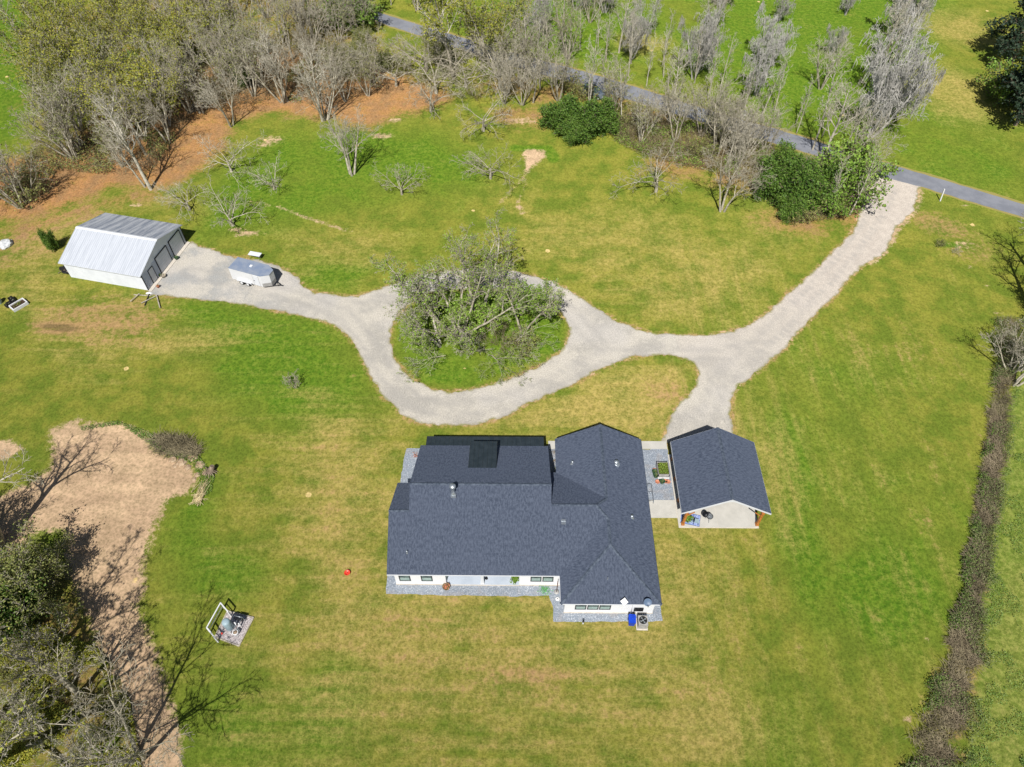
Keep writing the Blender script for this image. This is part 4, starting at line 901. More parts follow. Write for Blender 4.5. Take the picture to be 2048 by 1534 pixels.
def leaf_mesh(name, LP, rg, sz, mat, flat_=.0):
    n = len(LP)
    if not n: return None
    rs = np.random.RandomState(rg.randrange(10**6)); C = np.array([tuple(p) for p in LP])
    a = rs.normal(size=(n,3)); a /= np.linalg.norm(a, axis=1)[:,None]; b = rs.normal(size=(n,3))
    if flat_: a[:,2] *= 1-flat_; b[:,2] *= 1-flat_
    b -= a*(a*b).sum(1)[:,None]/np.maximum((a*a).sum(1)[:,None], 1e-6); b /= np.linalg.norm(b, axis=1)[:,None]
    s_ = sz*(.6+.8*rs.rand(n,1)); V = np.stack([C-a*s_*.5, C+b*s_*.32, C+a*s_*.5, C-b*s_*.32], 1).reshape(-1,3)
    return np_mesh(name, V, np.arange(n*4).reshape(n,4), mat)
PROTO = {}
def proto(key, seed, H, r0, sty, bark_='bark_grey', leaf_=None, leafs=0.0, lsz=.16, twig=.02, leaf_lv=2, clump=1, flat_=0.0, strands=0):
    trunk, crown, LP, rg = grow(seed, H, r0, sty, leafs, lsz, twig, leaf_lv, clump)
    if strands:
        cv = crown.V[::]; 
        for _ in range(strands):
            p = Vector(cv[rg.randrange(len(cv))])
            if p.z > H*.25:
                L = .4+rg.random()*.9; q = p+Vector((rg.gauss(0,.1), rg.gauss(0,.1), -L*.5)); r_ = q+Vector((rg.gauss(0,.12), rg.gauss(0,.12), -L*.5))
                crown.add([p, q, r_], [.018, .035, .012], 3)
    PROTO[key] = (np_mesh('trunk', [tuple(v) for v in trunk.V], trunk.F, M[bark_], smooth=True), np_mesh('branches', [tuple(v) for v in crown.V], crown.F, M[bark_]),
                  leaf_mesh('foliage', LP, rg, lsz, M[leaf_], flat_) if leaf_ else None, H)
proto('spreadA', 11, 5.0, .21, 'spread', 'bark_grey', twig=.0155); proto('spreadB', 12, 4.6, .21, 'spread', 'bark_grey', twig=.0155); proto('spreadC', 13, 5.2, .21, 'spread', 'bark_grey', twig=.0155)
proto('vaseA', 21, 8.5, .24, 'vase', 'bark_pale', twig=.016); proto('vaseB', 22, 8, .2, 'vase', 'bark_grey', twig=.016)
proto('tallA', 31, 11, .22, 'tall', 'bark_pale', twig=.018); proto('tallB', 32, 11, .2, 'tall', 'bark_grey', twig=.018)
proto('tallO', 33, 11, .22, 'tall', 'bark_grey', 'leaf_olive', 3.0, .19, leaf_lv=3, twig=.018)
proto('multiA', 41, 9, .16, 'multi', 'bark_grey', twig=.017); proto('multiB', 44, 9, .15, 'multi', 'bark_brown', twig=.017)
proto('multiG', 42, 8.5, .16, 'multi', 'bark_grey', 'leaf_greygreen', 2.6, .17, leaf_lv=3, twig=.016)
proto('multiO', 43, 9.5, .17, 'multi', 'bark_grey', 'leaf_olive', 7.5, .2, leaf_lv=2, clump=1.8)
proto('mossA', 51, 9, .2, 'moss', 'bark_moss', twig=.018, strands=900); proto('mossB', 52, 8, .18, 'moss', 'bark_moss', 'lichen', 1.0, .13, twig=.018, leaf_lv=3, strands=350)
proto('slimA', 61, 9, .09, 'slim', 'bark_pale', twig=.018); proto('slimG', 62, 8, .09, 'slim', 'bark_pale', 'leaf_lime', 2.2, .14, leaf_lv=2, twig=.016)
proto('bushDark', 71, 4.2, .07, 'bush', 'bark_brown', 'leaf_dark', 22, .24, leaf_lv=1, clump=2.0)
proto('bushLime', 72, 3.8, .06, 'bush', 'bark_brown', 'leaf_lime', 9, .22, leaf_lv=1, clump=1.3)
proto('bushGrey', 73, 5.2, .08, 'bush', 'bark_grey', 'leaf_greygreen', 18, .15, leaf_lv=2, clump=2.4)
proto('thicketA', 81, 3.0, .03, 'thicket', 'brush_brown', twig=.013); proto('thicketB', 82, 2.6, .03, 'thicket', 'bark_grey', twig=.013)
proto('thicketG', 83, 2.4, .03, 'thicket', 'brush_brown', 'leaf_greygreen', 3.5, .16, twig=.013, leaf_lv=1)
proto('conifer', 91, 13, .3, 'conifer', 'bark_brown', 'leaf_pine', 15, .42, leaf_lv=2, flat_=.35, clump=1.2)
proto('pineHigh', 92, 12, .22, 'tall', 'bark_pale', 'leaf_olive', 7, .24, leaf_lv=3)
proto('freshA', 101, 10.5, .2, 'islet', 'bark_grey', 'leaf_fresh', 2.6, .17, leaf_lv=3, twig=.014); proto('freshB', 102, 9.5, .19, 'islet', 'bark_pale', 'leaf_fresh', 1.3, .17, leaf_lv=3, twig=.014)
proto('freshC', 103, 8, .14, 'islet', 'bark_grey', 'leaf_fresh', 3.6, .17, leaf_lv=3, twig=.014)
proto('radiant', 104, 13, .24, 'radiate', 'bark_grey', 'leaf_fresh', 5.0, .18, leaf_lv=3, twig=.016)
proto('deadsmall', 111, 2.8, .07, 'snag', 'bark_grey', twig=.012); proto('bigbare', 112, 13, .42, 'big', 'bark_grey', twig=.024)
proto('bigleaf', 115, 13, .4, 'big', 'bark_grey', 'leaf_olive', 2.6, .19, twig=.022, leaf_lv=3)
proto('whitebare', 113, 6.5, .16, 'snag', 'bark_pale', twig=.014); proto('limb', 114, 6, .15, 'spread', 'bark_grey', 'leaf_fresh', 5, .15, leaf_lv=3, twig=.015)
# small twigs that would vanish at this distance are dropped for the dead sapling by using its own style
def tree(key, px, py, label, h=None, rot=None, group=None, lean=(0,0), name='tree', cat='tree', base=None):
    tm, bm_, lm, H = PROTO[key]; x, y = P(px, py) if base is None else base; s = (h/H) if h else 1.0
    rot = rng.random()*6.28 if rot is None else rot
    o = empty(name, (x, y, 0), 0); o.rotation_euler = (R(lean[0]), R(lean[1]), rot); o.rotation_mode = 'ZXY'
    if lean != (0, 0):
        o.rotation_mode = 'XYZ'; m = Matrix.Rotation(R(lean[1]), 4, 'Y') @ Matrix.Rotation(R(lean[0]), 4, 'X') @ Matrix.Rotation(rot, 4, 'Z'); o.rotation_euler = m.to_euler()
    o.scale = (s, s, s*1.0); tag(o, label, cat, group)
    for nm, me_ in (('trunk', tm), ('branches', bm_), ('foliage', lm)):
        if me_ is None: continue
        c_ = bpy.data.objects.new(nm, me_); sc.collection.objects.link(c_); c_.parent = o
    return o
# ------------------------------------------------------------------ trees on the lawn, each where it stands
GO = 'bare fruit and pecan trees on the north lawn'
for a in (
 ('vaseA', 704, 349, 'large bare forked tree with wide pale crown, biggest on the north lawn', 9.8, .3),
 ('spreadB', 590*0+804, 389, 'low wide bare tree just south east of the biggest lawn tree', 4.4, 1.0),
 ('spreadA', 981, 357, 'bare tree with long left limb, beside the small sandy patch', 5.8, 2.2),
 ('spreadC', 862, 223, 'bare tree where orange leaf litter meets grass, near the roadside pine', 6.6, .5),
 ('spreadA', 967, 262, 'bare slender tree with long shadow, east of the leaf litter', 6.8, 4.0),
 ('spreadB', 548, 379, 'small pale bare tree alone in bright green grass', 4.2, 3.0),
 ('spreadC', 463, 343, 'small leaning bare tree above the straw line in the lawn', 6.0, 5.1),
 ('spreadA', 380, 420, 'bare tree just north of the metal building roof', 5.0, 1.7),
 ('spreadB', 466, 451, 'bare tree between the metal building and the straw line', 5.2, .2),
 ('vaseB', 463, 252, 'slim forked bare tree at the front edge of the leaf litter', 9.0, 2.0),
 ('spreadC', 1312, 383, 'bare round-crowned tree south of the roadside brush', 7.0, 3.3),
 ('vaseB', 1444, 422, 'tall bare tree with dark shadow left of the evergreen clump', 10.0, 5.0)): tree(*a[:4], h=a[4], rot=a[5], group=GO)
tree('deadsmall', 593, 776, 'tiny dead multi-stemmed sapling alone in the west lawn', 2.5, .4, cat='sapling', name='dead_sapling')
# oval island in the drive
GI = 'trees crowded on the oval grass island'
tree('radiant', 915, 672, 'wide many-limbed leafing tree in the middle of the oval island', 12.5, .2, GI, (0, -3)).scale = (1.15, 1.15, .9)
tree('freshA', 960, 645, 'tallest upright leafy tree on the oval island', 13.5, 3.5, GI, (0, 4))
tree('freshC', 1045, 665, 'small leafing tree on the east side of the oval island', 9, 5.5, GI, (0, 10))
tree('freshB', 880, 690, 'leaning grey tree on the west side of the oval island', 10, 1.5, GI, (0, -22))
tree('bushLime', 1055, 622, 'bright green bush at the north edge of the oval island', 3.6, .5, GI, cat='bush', name='bush')
tree('bushLime', 950, 650, 'green bush between the island trunks', 4, 1.5, GI, cat='bush', name='bush')
tree('bushLime', 1085, 625, 'small green bush at the north east tip of the island', 2.6, 1.5, GI, cat='bush', name='bush')
tree('thicketA', 1000, 690, 'tangle of brown twigs beneath the island trees', 3.2, .3, GI, cat='brush', name='brush')
tree('thicketB', 940, 700, 'pale tangle of twigs at the foot of the tallest island tree', 2.8, 2.3, GI, cat='brush', name='brush')
tree('thicketG', 1045, 700, 'leafy tangle east of the island trunks', 2.6, 4.3, GI, cat='brush', name='brush')
for i, (x, y, rt, hh, lb) in enumerate(((1010,690,R(-20),6.2,'fallen limb reaching east across the island grass'),(985,715,R(-62),5.8,'fallen limb reaching south east over the island grass'),(890,715,R(205),5.8,'fallen limb reaching south west over the island grass'))):
    tm, bm_, lm, H = PROTO['limb']; o = empty('fallen_limb', (*P(x, y), .35)); o.rotation_euler = (0, R(76), rt); o.scale = (hh/H*.4, hh/H*.6, hh/H); tag(o, lb, 'fallen limb', 'limbs fallen from the island trees')
    for nm, me_ in (('trunk', tm), ('branches', bm_), ('foliage', lm)):
        c_ = bpy.data.objects.new(nm, me_); sc.collection.objects.link(c_); c_.parent = o
# front rank of the wood, trunks seen
GW = 'bare grey trees at the front of the wood'
for a in (
 ('tallA', 302, 379, 'tall pale bare tree just north of the metal building', 14, .5, (0,-4)),
 ('tallB', 290, 374, 'thin second trunk left of the tall pale tree north of the metal building', 9, 2.0, (0,-8)),
 ('tallO', 400, 226, 'left of two trunks standing together on the orange litter', 11, 1.0, (0,-6)),
 ('tallB', 407, 226, 'right of two trunks standing together on the orange litter', 11, 3.0, (0,-2)),
 ('multiG', 390, 222, 'leafy low stems left of the paired trunks on the orange litter', 8, 4.0, (0,0)),
 ('tallB', 480, 178, 'grey trunk beside a dark bush at the back of the litter', 11, 2.4, (0,-4)),
 ('multiA', 566, 205, 'clump of bare stems in the middle of the orange litter', 12.5, .8, (0,-3)),
 ('tallA', 575, 203, 'pale stem rising from the clump in the middle of the litter', 12, 2.8, (0,-5)),
 ('multiA', 652, 240, 'pale many-stemmed tree at the right side of the orange litter', 11.5, 1.9, (0,0)),
 ('tallA', 645, 242, 'pale trunk at the foot of the many-stemmed tree right of the litter', 12, 5.0, (0,-3)),
 ('multiG', 152, 318, 'dark stemmed clump casting a black shadow left of the orange path', 11.5, .3, (0,-6)),
 ('multiA', 146, 316, 'bare stems inside the clump left of the orange path', 10.5, 1.3, (0,-9)),
 ('multiG', 42, 415, 'large grey-green clump at the left edge above the orange path', 11, 2.3, (0,-6)),
 ('multiA', 55, 405, 'bare grey clump at the left edge above the orange path', 10, 4.3, (0,3)),
 ('thicketG', 70, 400, 'low leafy brush at the left edge beside the orange path', 4.0, 1.3, (0,0)),
 ('multiA', -5, 400, 'bare clump cut by the left edge of the picture', 11, 5.3, (0,-4)),
 ('tallB', 50, 88, 'dark bare tree alone in grass at the top left corner', 10, 2.2, (0,-2)),
 ('tallA', 130, 40, 'bare leaning tree near the top edge beside the olive tree', 8, 3.2, (0,-8))): tree(*a[:4], h=a[4], rot=a[5], group=GW, lean=a[6])
# depth of the wood: places jittered over its ground, labels by where they stand
def scatter(poly, n, mind, seed, tries=6000):
    rg = random.Random(seed); xs_ = [p[0] for p in poly]; ys_ = [p[1] for p in poly]; out = []
    pa = np.array(poly, float)
    for _ in range(tries):
        if len(out) >= n: break
        x, y = rg.uniform(min(xs_), max(xs_)), rg.uniform(min(ys_), max(ys_))
        if not inside(poly, np.array([x]), np.array([y]))[0]: continue
        if all(math.hypot(x-a, y-b) > mind for a, b in out): out.append((x, y))
    return out
KIND = {'multiO': 'olive-leaved tree', 'tallO': 'thinly leaved olive tree', 'multiA': 'bare many-stemmed tree', 'multiB': 'brown many-stemmed tree', 'tallB': 'tall bare grey tree', 'tallA': 'tall bare pale tree', 'multiG': 'grey-green many-stemmed tree', 'thicketA': 'brown twiggy brush', 'thicketB': 'grey twiggy brush', 'thicketG': 'leafy brush', 'bushDark': 'dark green bush', 'bushLime': 'bright green bush', 'bushGrey': 'grey-green bush', 'slimA': 'slim pale bare tree', 'slimG': 'slim tree with lime leaves', 'mossA': 'grey moss-hung tree', 'mossB': 'grey moss-hung tree', 'vaseB': 'forked bare tree', 'spreadA': 'low bare tree'}
ORD = ['first', 'second', 'third', 'fourth', 'fifth', 'sixth', 'seventh', 'eighth', 'ninth', 'tenth', 'eleventh', 'twelfth']
def px_x(x, y):
    v = Vector((x, y, -CAM_H)); return 1024+F*v.dot(_r)/v.dot(_f)
def fill(poly, keys, n, mind, seed, where, hr=(9, 12.5), lean=(-4, 3)):
    rg = random.Random(seed*31); items = {}
    for x, y in scatter(PL(*poly), n, mind, seed):
        key = keys[rg.randrange(len(keys))]; items.setdefault(KIND[key], []).append((px_x(x, y), x, y, key, rg.uniform(*hr), rg.uniform(*lean)))
    for kd, L in items.items():
        L.sort()
        for i, (_, x, y, key, h, ln) in enumerate(L):
            nm = 'brush' if 'thicket' in key else 'bush' if 'bush' in key else 'tree'
            h *= (.36 if nm == 'brush' else .42 if nm == 'bush' else 1)
            tree(key, 0, 0, (kd if len(L) == 1 else ORD[i]+' '+kd+' from the left')+' '+where, h, None, kd+'s '+where, (0, ln) if nm == 'tree' else (0,0), name=nm, cat=nm, base=(x, y))
fill([(90,100),(260,70),(330,150),(180,240),(100,230)], ['multiO','multiO','multiO','bushLime'], 12, 5, 3, 'in the grove at the far left')
fill([(260,50),(420,20),(460,110),(330,170)], ['multiO','tallO','multiO','multiA','tallO'], 13, 4.6, 4, 'in the wood behind the paired trunks')
fill([(150,240),(330,170),(400,215),(300,340),(220,340),(160,300)], ['multiG','vaseB','multiG','thicketG','multiO','tallB'], 16, 3.9, 5, 'between the orange path and the paired trunks')
fill([(420,20),(600,0),(640,120),(520,170),(430,160)], ['tallB','tallO','multiG','multiG','tallA','tallO','vaseB'], 17, 4.6, 6, 'in the grey middle of the wood')
fill([(600,60),(720,70),(780,160),(760,190),(680,215),(610,190)], ['multiB','multiA','thicketA','multiG','vaseB','bushGrey'], 20, 3.8, 7, 'at the dense right end of the wood', (7.5,11))
fill([(430,165),(520,172),(560,190),(500,205),(430,215)], ['thicketG','multiG','bushGrey','thicketA'], 9, 3.0, 8, 'behind the litter between trunk clumps')
fill([(480,-60),(700,-60),(700,20),(560,10)], ['tallB','multiA','tallA'], 10, 5.5, 9, 'near the top edge beyond the wood')
tree('bushLime', 690, 52, 'bright yellow-green round bush crown beside the road', 8, .4, cat='bush', name='bush')
tree('bushLime', 712, 50, 'second yellow-green crown touching the road', 7, 2.4, cat='bush', name='bush')
tree('bushDark', 487, 172, 'dark green bush at the foot of a grey trunk behind the litter', 3, .4, cat='bush', name='bush')
# roadside belt
tree('pineHigh', 907, 158, 'tall olive-crowned tree with long clean white trunk beside the road', 17, .6, 'tall trees by the road')
tree('multiO', 985, 135, 'green-crowned tree right of the tall white-trunked one', 13, 1.6, 'tall trees by the road')
tree('multiO', 965, 120, 'leafy tree standing where the road bends behind green crowns', 11, 3.6, 'tall trees by the road')
tree('bushGrey', 880, 130, 'low green growth at the foot of the white-trunked tree', 5, .6, cat='bush', name='bush')
tree('multiA', 1045, 210, 'bare tree with drooping branches right of the white-trunked tree', 8.5, .6, 'tall trees by the road')
tree('tallA', 1052, 160, 'pale upright bare tree on the road verge', 12, 2.6, 'tall trees by the road')
fill([(770,130),(900,150),(960,170),(1040,175),(1060,200),(1000,210),(930,195),(860,185),(790,175)], ['multiA','thicketA','thicketB','thicketG','spreadA','bushGrey'], 15, 3.6, 10, 'between the wood and the dark evergreen', (6.5,9))
for x, y, h, l in ((1125,258,4.6,'left lobe of the big dark evergreen bush'),(1165,270,4.9,'front lobe of the big dark evergreen bush'),(1200,262,4.2,'right lobe of the big dark evergreen bush'),(1148,284,3.4,'lowest lobe of the big dark evergreen bush')): tree('bushDark', x, y, l, h, None, 'big dark evergreen clump by the road', cat='bush', name='bush')
tree('slimA', 1178, 218, 'slim white trunk rising out of the dark evergreen bush', 13, 1.0, 'slim pale trees by the road')
tree('slimA', 1243, 253, 'slim pale leaning trunk right of the dark evergreen bush', 11, 2.0, 'slim pale trees by the road', (0,-10))
fill([(985,150),(1100,160),(1230,215),(1240,245),(1150,220),(1060,215),(1010,190)], ['multiG','multiA','tallB','multiG','thicketG','slimG'], 11, 3.6, 31, 'along the road above the big evergreen', (8,11))
fill([(1225,230),(1300,235),(1420,260),(1500,300),(1480,350),(1400,330),(1310,310),(1240,275)], ['thicketA','multiG','thicketA','multiA','vaseB','thicketG','tallA','bushGrey'], 22, 3.0, 11, 'in the brushy belt below the road', (6.5,9.5))
fill([(1400,265),(1530,290),(1560,320),(1500,350),(1440,320)], ['multiA','thicketB','vaseB'], 9, 3.4, 12, 'beside the driveway-mouth evergreens', (7,10))
for x, y, h, l in ((1545,392,4.6,'left part of the evergreen clump by the driveway mouth'),(1590,410,5.6,'middle of the evergreen clump by the driveway mouth'),(1560,355,4.4,'back left of the evergreen clump by the driveway mouth'),(1625,395,4.6,'right part of the evergreen clump by the driveway mouth'),(1580,435,3.0,'front foot of the evergreen clump by the driveway mouth')): tree('bushDark', x, y, l, h, None, 'evergreen clump by the driveway mouth', cat='bush', name='bush')
for x, y, h, l in ((1668,400,6.4,'lime green tree at the driveway mouth, nearest the gravel'),(1700,365,6.2,'lime green tree at the driveway mouth, nearest the road'),(1640,420,4.5,'low lime green bush in front of the driveway-mouth trees')): tree('bushLime', x, y, l, h, None, 'lime green growth at the driveway mouth', cat='bush', name='bush')
fill([(1600,330),(1700,345),(1712,400),(1700,430),(1640,445),(1590,440)], ['multiA','thicketB','thicketA','vaseB','slimG','thicketG'], 14, 3.0, 13, 'at the driveway mouth', (7,10.5))
tree('slimG', 1625, 300, 'slim yellowish tree arching over the road near the driveway mouth', 14, 1.0, 'slim pale trees by the road', (0,-3)); tree('tallA', 1640, 330, 'tall yellowish bare tree beside the evergreen clump', 13, 1.3, 'slim pale trees by the road', (0, 6))
# far side of the road
fill([(1180,90),(1280,110),(1380,150),(1460,190),(1440,215),(1330,185),(1200,140)], ['slimA','slimA','tallA','slimG'], 14, 4.2, 14, 'on the far verge of the road', (8,11))
fill([(1010,60),(1130,70),(1180,110),(1160,130),(1040,95)], ['slimG','multiG','mossB','slimA'], 9, 4.4, 15, 'beyond the road behind the green crowns', (8,10.5))
fill([(740,-20),(850,-20),(870,30),(800,40)], ['multiO','multiG','slimA'], 6, 5, 16, 'beyond the road at the top edge', (9,12))
for i, (x, y, h, l) in enumerate(((1262,118,8,'first moss-hung tree of the left row, nearest the road'),(1285,70,8,'second moss-hung tree of the left row'),(1180,45,9,'moss-hung tree near the top edge, left of the rows'),(1210,25,8,'moss-hung tree at the top edge, left of the rows'),(1150,20,7,'small moss-hung tree at the top edge'),
    (1387,158,9,'moss-hung tree nearest the road in the second row'),(1402,112,8.5,'second tree back in the second moss-hung row'),(1425,62,8,'third tree back in the second moss-hung row'),(1440,15,8,'fourth tree back in the second moss-hung row'),
    (1512,190,9,'moss-hung tree nearest the road in the third row'),(1530,140,9,'second tree back in the third moss-hung row'),(1560,40,6.5,'small far tree in the third moss-hung row'),
    (1640,178,8.5,'moss-hung tree nearest the road in the fourth row'),(1660,110,6,'second tree back in the fourth moss-hung row'),(1690,30,6.5,'farthest tree in the fourth moss-hung row'),
    (1740,272,13,'biggest moss-hung tree, nearest the road in the last row'),(1752,205,12.5,'second tree back in the last moss-hung row'),(1765,140,12,'third tree back in the last moss-hung row'),(1785,80,11.5,'fourth tree back in the last moss-hung row'),(1800,20,11,'fifth tree back in the last moss-hung row'),(1775,240,9,'low moss-hung tree leaning east beside the biggest one'))):
    tree(('mossA','mossB','multiA','mossA','mossB')[i % 5], x, y, l, h*(.85+.3*rng.random()), None, 'moss-hung trees in rows beyond the road', (0, 5 if x > 1700 else 2))
fill([(1500,200),(1600,240),(1700,285),(1690,300),(1590,270),(1480,225)], ['slimA','slimG'], 9, 3.4, 17, 'on the far verge by the driveway', (7,9.5))
tree('conifer', 2030, 250, 'big dark layered conifer at the top right edge', 15, .5, None, (0, 0), cat='conifer', name='conifer')
tree('conifer', 2020, 130, 'second dark conifer behind, at the top right corner', 14, 2.5, None, (0, 0), cat='conifer', name='conifer')
tree('bushLime', 2005, 205, 'light green bush inside the dark conifers', 6, .5, cat='bush', name='bush')
# right edge
tree('multiO', 2125, 690, 'leafy tree beyond the right edge casting the black shadow', 10, .3, None, cat='tree'); tree('bigbare', 2072, 640, 'bare tree beyond the right edge casting branch shadows by the road', 13, 1.3, None, (0,0))
tree('bigbare', 2085, 560, 'second bare tree at the right edge north of the dark one', 11, 2.3, None, (0,-4))
tree('vaseA', 2030, 770, 'pale fallen-looking bare tree at the north end of the thicket', 7, 1.3, None, (0, 20)); tree('multiA', 2020, 745, 'bare tree throwing a lacy shadow west onto the lawn', 8.5, .3, None, (0,-12))
tree('whitebare', 2040, 740, 'whitish bare tree leaning over the thicket at the right edge', 6, .9, None, (-20, 15))
# lower left corner
GL = 'big trees in the lower left corner'
tree('bigbare', -12, 1098, 'big bare tree at the left edge casting branch shadows on the sand', 14, .4, GL, (0, 2))
tree('bigleaf', -50, 1520, 'tallest bare tree at the lower left edge with a long thick shadow', 19, 1.4, GL, (-4, 21))
tree('bigleaf', 150, 1385, 'bare tree standing in the yellow ground cover, shading the sand', 9.5, 5.2, GL, (0, 4))
tree('vaseB', 278, 1516, 'bare tree whose shadow crosses the sandy track at the bottom', 11.5, 3.4, GL, (0, 6))
tree('multiG', 90, 1470, 'grey-green stemmed tree over yellow ground cover in the lower left', 6.5, .5, GL)
tree('whitebare', 205, 1510, 'whitish wiry bare tree near the bottom left', 6.5, .5, GL)
tree('whitebare', 40, 1450, 'pale dead-limbed tree at the lower left edge', 6, 4.5, GL); tree('deadsmall', 100, 1300, 'small pale bare tree over yellow ground cover', 4, 1.5, GL)
tree('bushGrey', 60, 1225, 'grey-green feathery evergreen casting a black shadow', 6.8, .5, GL, cat='evergreen', name='evergreen_tree'); tree('bushGrey', 100, 1165, 'smaller grey-green evergreen touching the sand', 4.6, 2.0, GL, cat='evergreen', name='evergreen_tree')
tree('bushDark', 25, 1250, 'dark undergrowth below the feathery evergreen', 5, 2.0, GL, cat='bush', name='bush'); tree('bushGrey', -50, 1120, 'grey-green evergreen cut by the left edge', 6, 3.0, GL, cat='evergreen', name='evergreen_tree')
fill([(0,1290),(90,1280),(230,1400),(250,1540),(0,1540)], ['thicketG','thicketB','thicketG'], 8, 2.4, 21, 'in the lower left corner', (3,4.5))

# ------------------------------------------------------------------ brush masses nobody could count: tangled stems and weeds
def stalks(name, pts, seed, n, mat, L=(.8, 1.8), r=.014, flop=1.1, label=None, cat=None, kind='stuff', z0=0.0, mound=None):
    rg = random.Random(seed); T = Tubes()
    for i in range(n):
        x, y = pts[rg.randrange(len(pts))] if isinstance(pts, list) else pts(rg)
        z = z0+(mound(x, y)*rg.random() if mound else 0); p = Vector((x, y, z)); a = rg.random()*6.28; l = rg.uniform(*L); d = Vector((math.cos(a)*flop*rg.random(), math.sin(a)*flop*rg.random(), 1)).normalized()
        q = [p]
        for s_ in range(3): p = p+d*(l/3); q.append(p); d = (d+Vector((math.cos(a)*.35, math.sin(a)*.35, -.5*flop*.6))).normalized()
        T.add(q, [r, r*1.1, r*.9, r*.4], 3)
    me = np_mesh(name, [tuple(v) for v in T.V], T.F, mat); o = bpy.data.objects.new(name, me); sc.collection.objects.link(o); tag(o, label, cat, None, kind); return o
hl, hr_ = PL(*HEDGE_L), PL(*HEDGE_R)
def hedge_pt(lo, hi, sp=.35):
    def f(rg):
        i = rg.randrange(len(hl)-1); t = rg.random(); s_ = rg.uniform(lo, hi)+sp*mnoise.noise((hl[i][0]*.5, (hl[i][1]*(1-t)+hl[i+1][1]*t)*.55, 3.1))
        ax = hl[i][0]*(1-t)+hl[i+1][0]*t; ay = hl[i][1]*(1-t)+hl[i+1][1]*t; bx = hr_[i][0]*(1-t)+hr_[i+1][0]*t; by = hr_[i][1]*(1-t)+hr_[i+1][1]*t
        return ax+(bx-ax)*s_+rg.gauss(0,.15), ay+(by-ay)*s_
    return f
def clumpy(f, thr=.05, sc_=.35):
    def g(rg):
        for _ in range(30):
            x, y = f(rg)
            if mnoise.noise((x*sc_, y*sc_, 5.5)) > thr: return x, y
        return x, y
    return g
M['straw'] = rough_mat('dead_grass_stalks', (.2,.155,.1), (.42,.34,.23), .5, .9); M['straw2'] = rough_mat('grey_dead_weeds', (.16,.135,.08), (.33,.28,.17), .6, .9)
stalks('bramble_thicket', hedge_pt(.08, .6), 5, 10000, M['straw2'], (.4,1.3), .016, 1.2, 'long strip of brown dead brambles along the east side of the lawn', 'thicket')
stalks('dead_grass', clumpy(hedge_pt(.1, .65), .0, .4), 6, 7000, M['straw'], (.5,1.2), .015, 1.5, 'pale dead grass flopped over the bramble strip', 'dead grass')
def leaf_patch(name, fpt, seed, n, sz, mat, label, cat, zr=(.05,.5)):
    rg = random.Random(seed); LP = []
    for _ in range(n): x, y = fpt(rg); LP.append(Vector((x, y, rg.uniform(*zr))))
    me = leaf_mesh(name, LP, rg, sz, mat, .3); o = bpy.data.objects.new(name, me); sc.collection.objects.link(o); tag(o, label, cat, None, 'stuff'); return o
leaf_patch('bright_weeds', clumpy(hedge_pt(.8, 1.9), .0, .5), 8, 11000, .1, M['weed'], 'bright leafy weeds on the field side of the bramble strip', 'weeds', (.02,.4))
leaf_patch('thicket_greenery', clumpy(hedge_pt(-.02, .95), .0, .3), 9, 24000, .12, M['leaf_thicket'], 'green growth coming through the bramble strip', 'weeds', (.1,.9))
leaf_patch('hedge_foot_greenery', clumpy(hedge_pt(-.06, .2), -.1, .3), 19, 7000, .13, M['leaf_dark'], 'dark green growth along the lawn edge of the bramble strip', 'weeds', (.05,.7))
corner = PL((-30,1300),(60,1240),(200,1300),(262,1400),(290,1560),(-30,1560))
def in_poly(poly):
    xs_ = [p[0] for p in poly]; ys_ = [p[1] for p in poly]; mnx, mxx, mny, mxy = min(xs_), max(xs_), min(ys_), max(ys_)
    def f(rg):
        while True:
            x, y = rg.uniform(mnx, mxx), rg.uniform(mny, mxy); r_ = False; n = len(poly)
            for i in range(n):
                a, b = poly[i], poly[(i+1) % n]
                if (a[1] > y) != (b[1] > y) and x < (b[0]-a[0])*(y-a[1])/(b[1]-a[1])+a[0]: r_ = not r_
            if r_: return x, y
    return f
leaf_patch('ground_cover', clumpy(in_poly(corner), -.2, .25), 10, 48000, .14, M['leaf_olive'], 'yellow-green vines covering the ground in the lower left corner', 'ground cover', (.02,.5))
wood_floor = PL((0,400),(100,240),(330,120),(600,60),(760,140),(780,180),(640,215),(560,200),(470,215),(390,230),(300,350),(200,350),(120,340),(60,410))
leaf_patch('wood_undergrowth', clumpy(in_poly(wood_floor), .08, .16), 12, 26000, .24, M['leaf_greygreen'], 'patchy green undergrowth on the floor of the wood', 'undergrowth', (.05,.9))
stalks('wood_brush', in_poly(wood_floor), 13, 9000, M['straw2'], (.8,2.2), .02, 1.0, 'grey twiggy undergrowth on the floor of the wood', 'undergrowth')
belt = PL((1215,235),(1300,232),(1420,262),(1530,290),(1720,350),(1712,430),(1600,448),(1520,395),(1480,360),(1400,340),(1300,320),(1230,285))
stalks('belt_brush', in_poly(belt), 14, 9000, M['brush_brown'], (.7,2.0), .018, 1.1, 'brown brush filling the belt between lawn and road', 'undergrowth')
leaf_patch('belt_greenery', clumpy(in_poly(belt), .0, .3), 15, 16000, .18, M['leaf_lime'], 'scattered green leaves low in the roadside belt', 'undergrowth', (.05,1.2))
rim = PL((160,855),(235,842),(290,862),(330,880),(400,915),(430,950),(425,985),(395,1000),(400,960),(385,930),(330,905),(300,890),(240,850),(165,862))
leaf_patch('sand_rim_weeds', in_poly(rim), 16, 3500, .13, M['weed'], 'bright green weeds along the upper rim of the bare sand', 'weeds', (.01,.25))
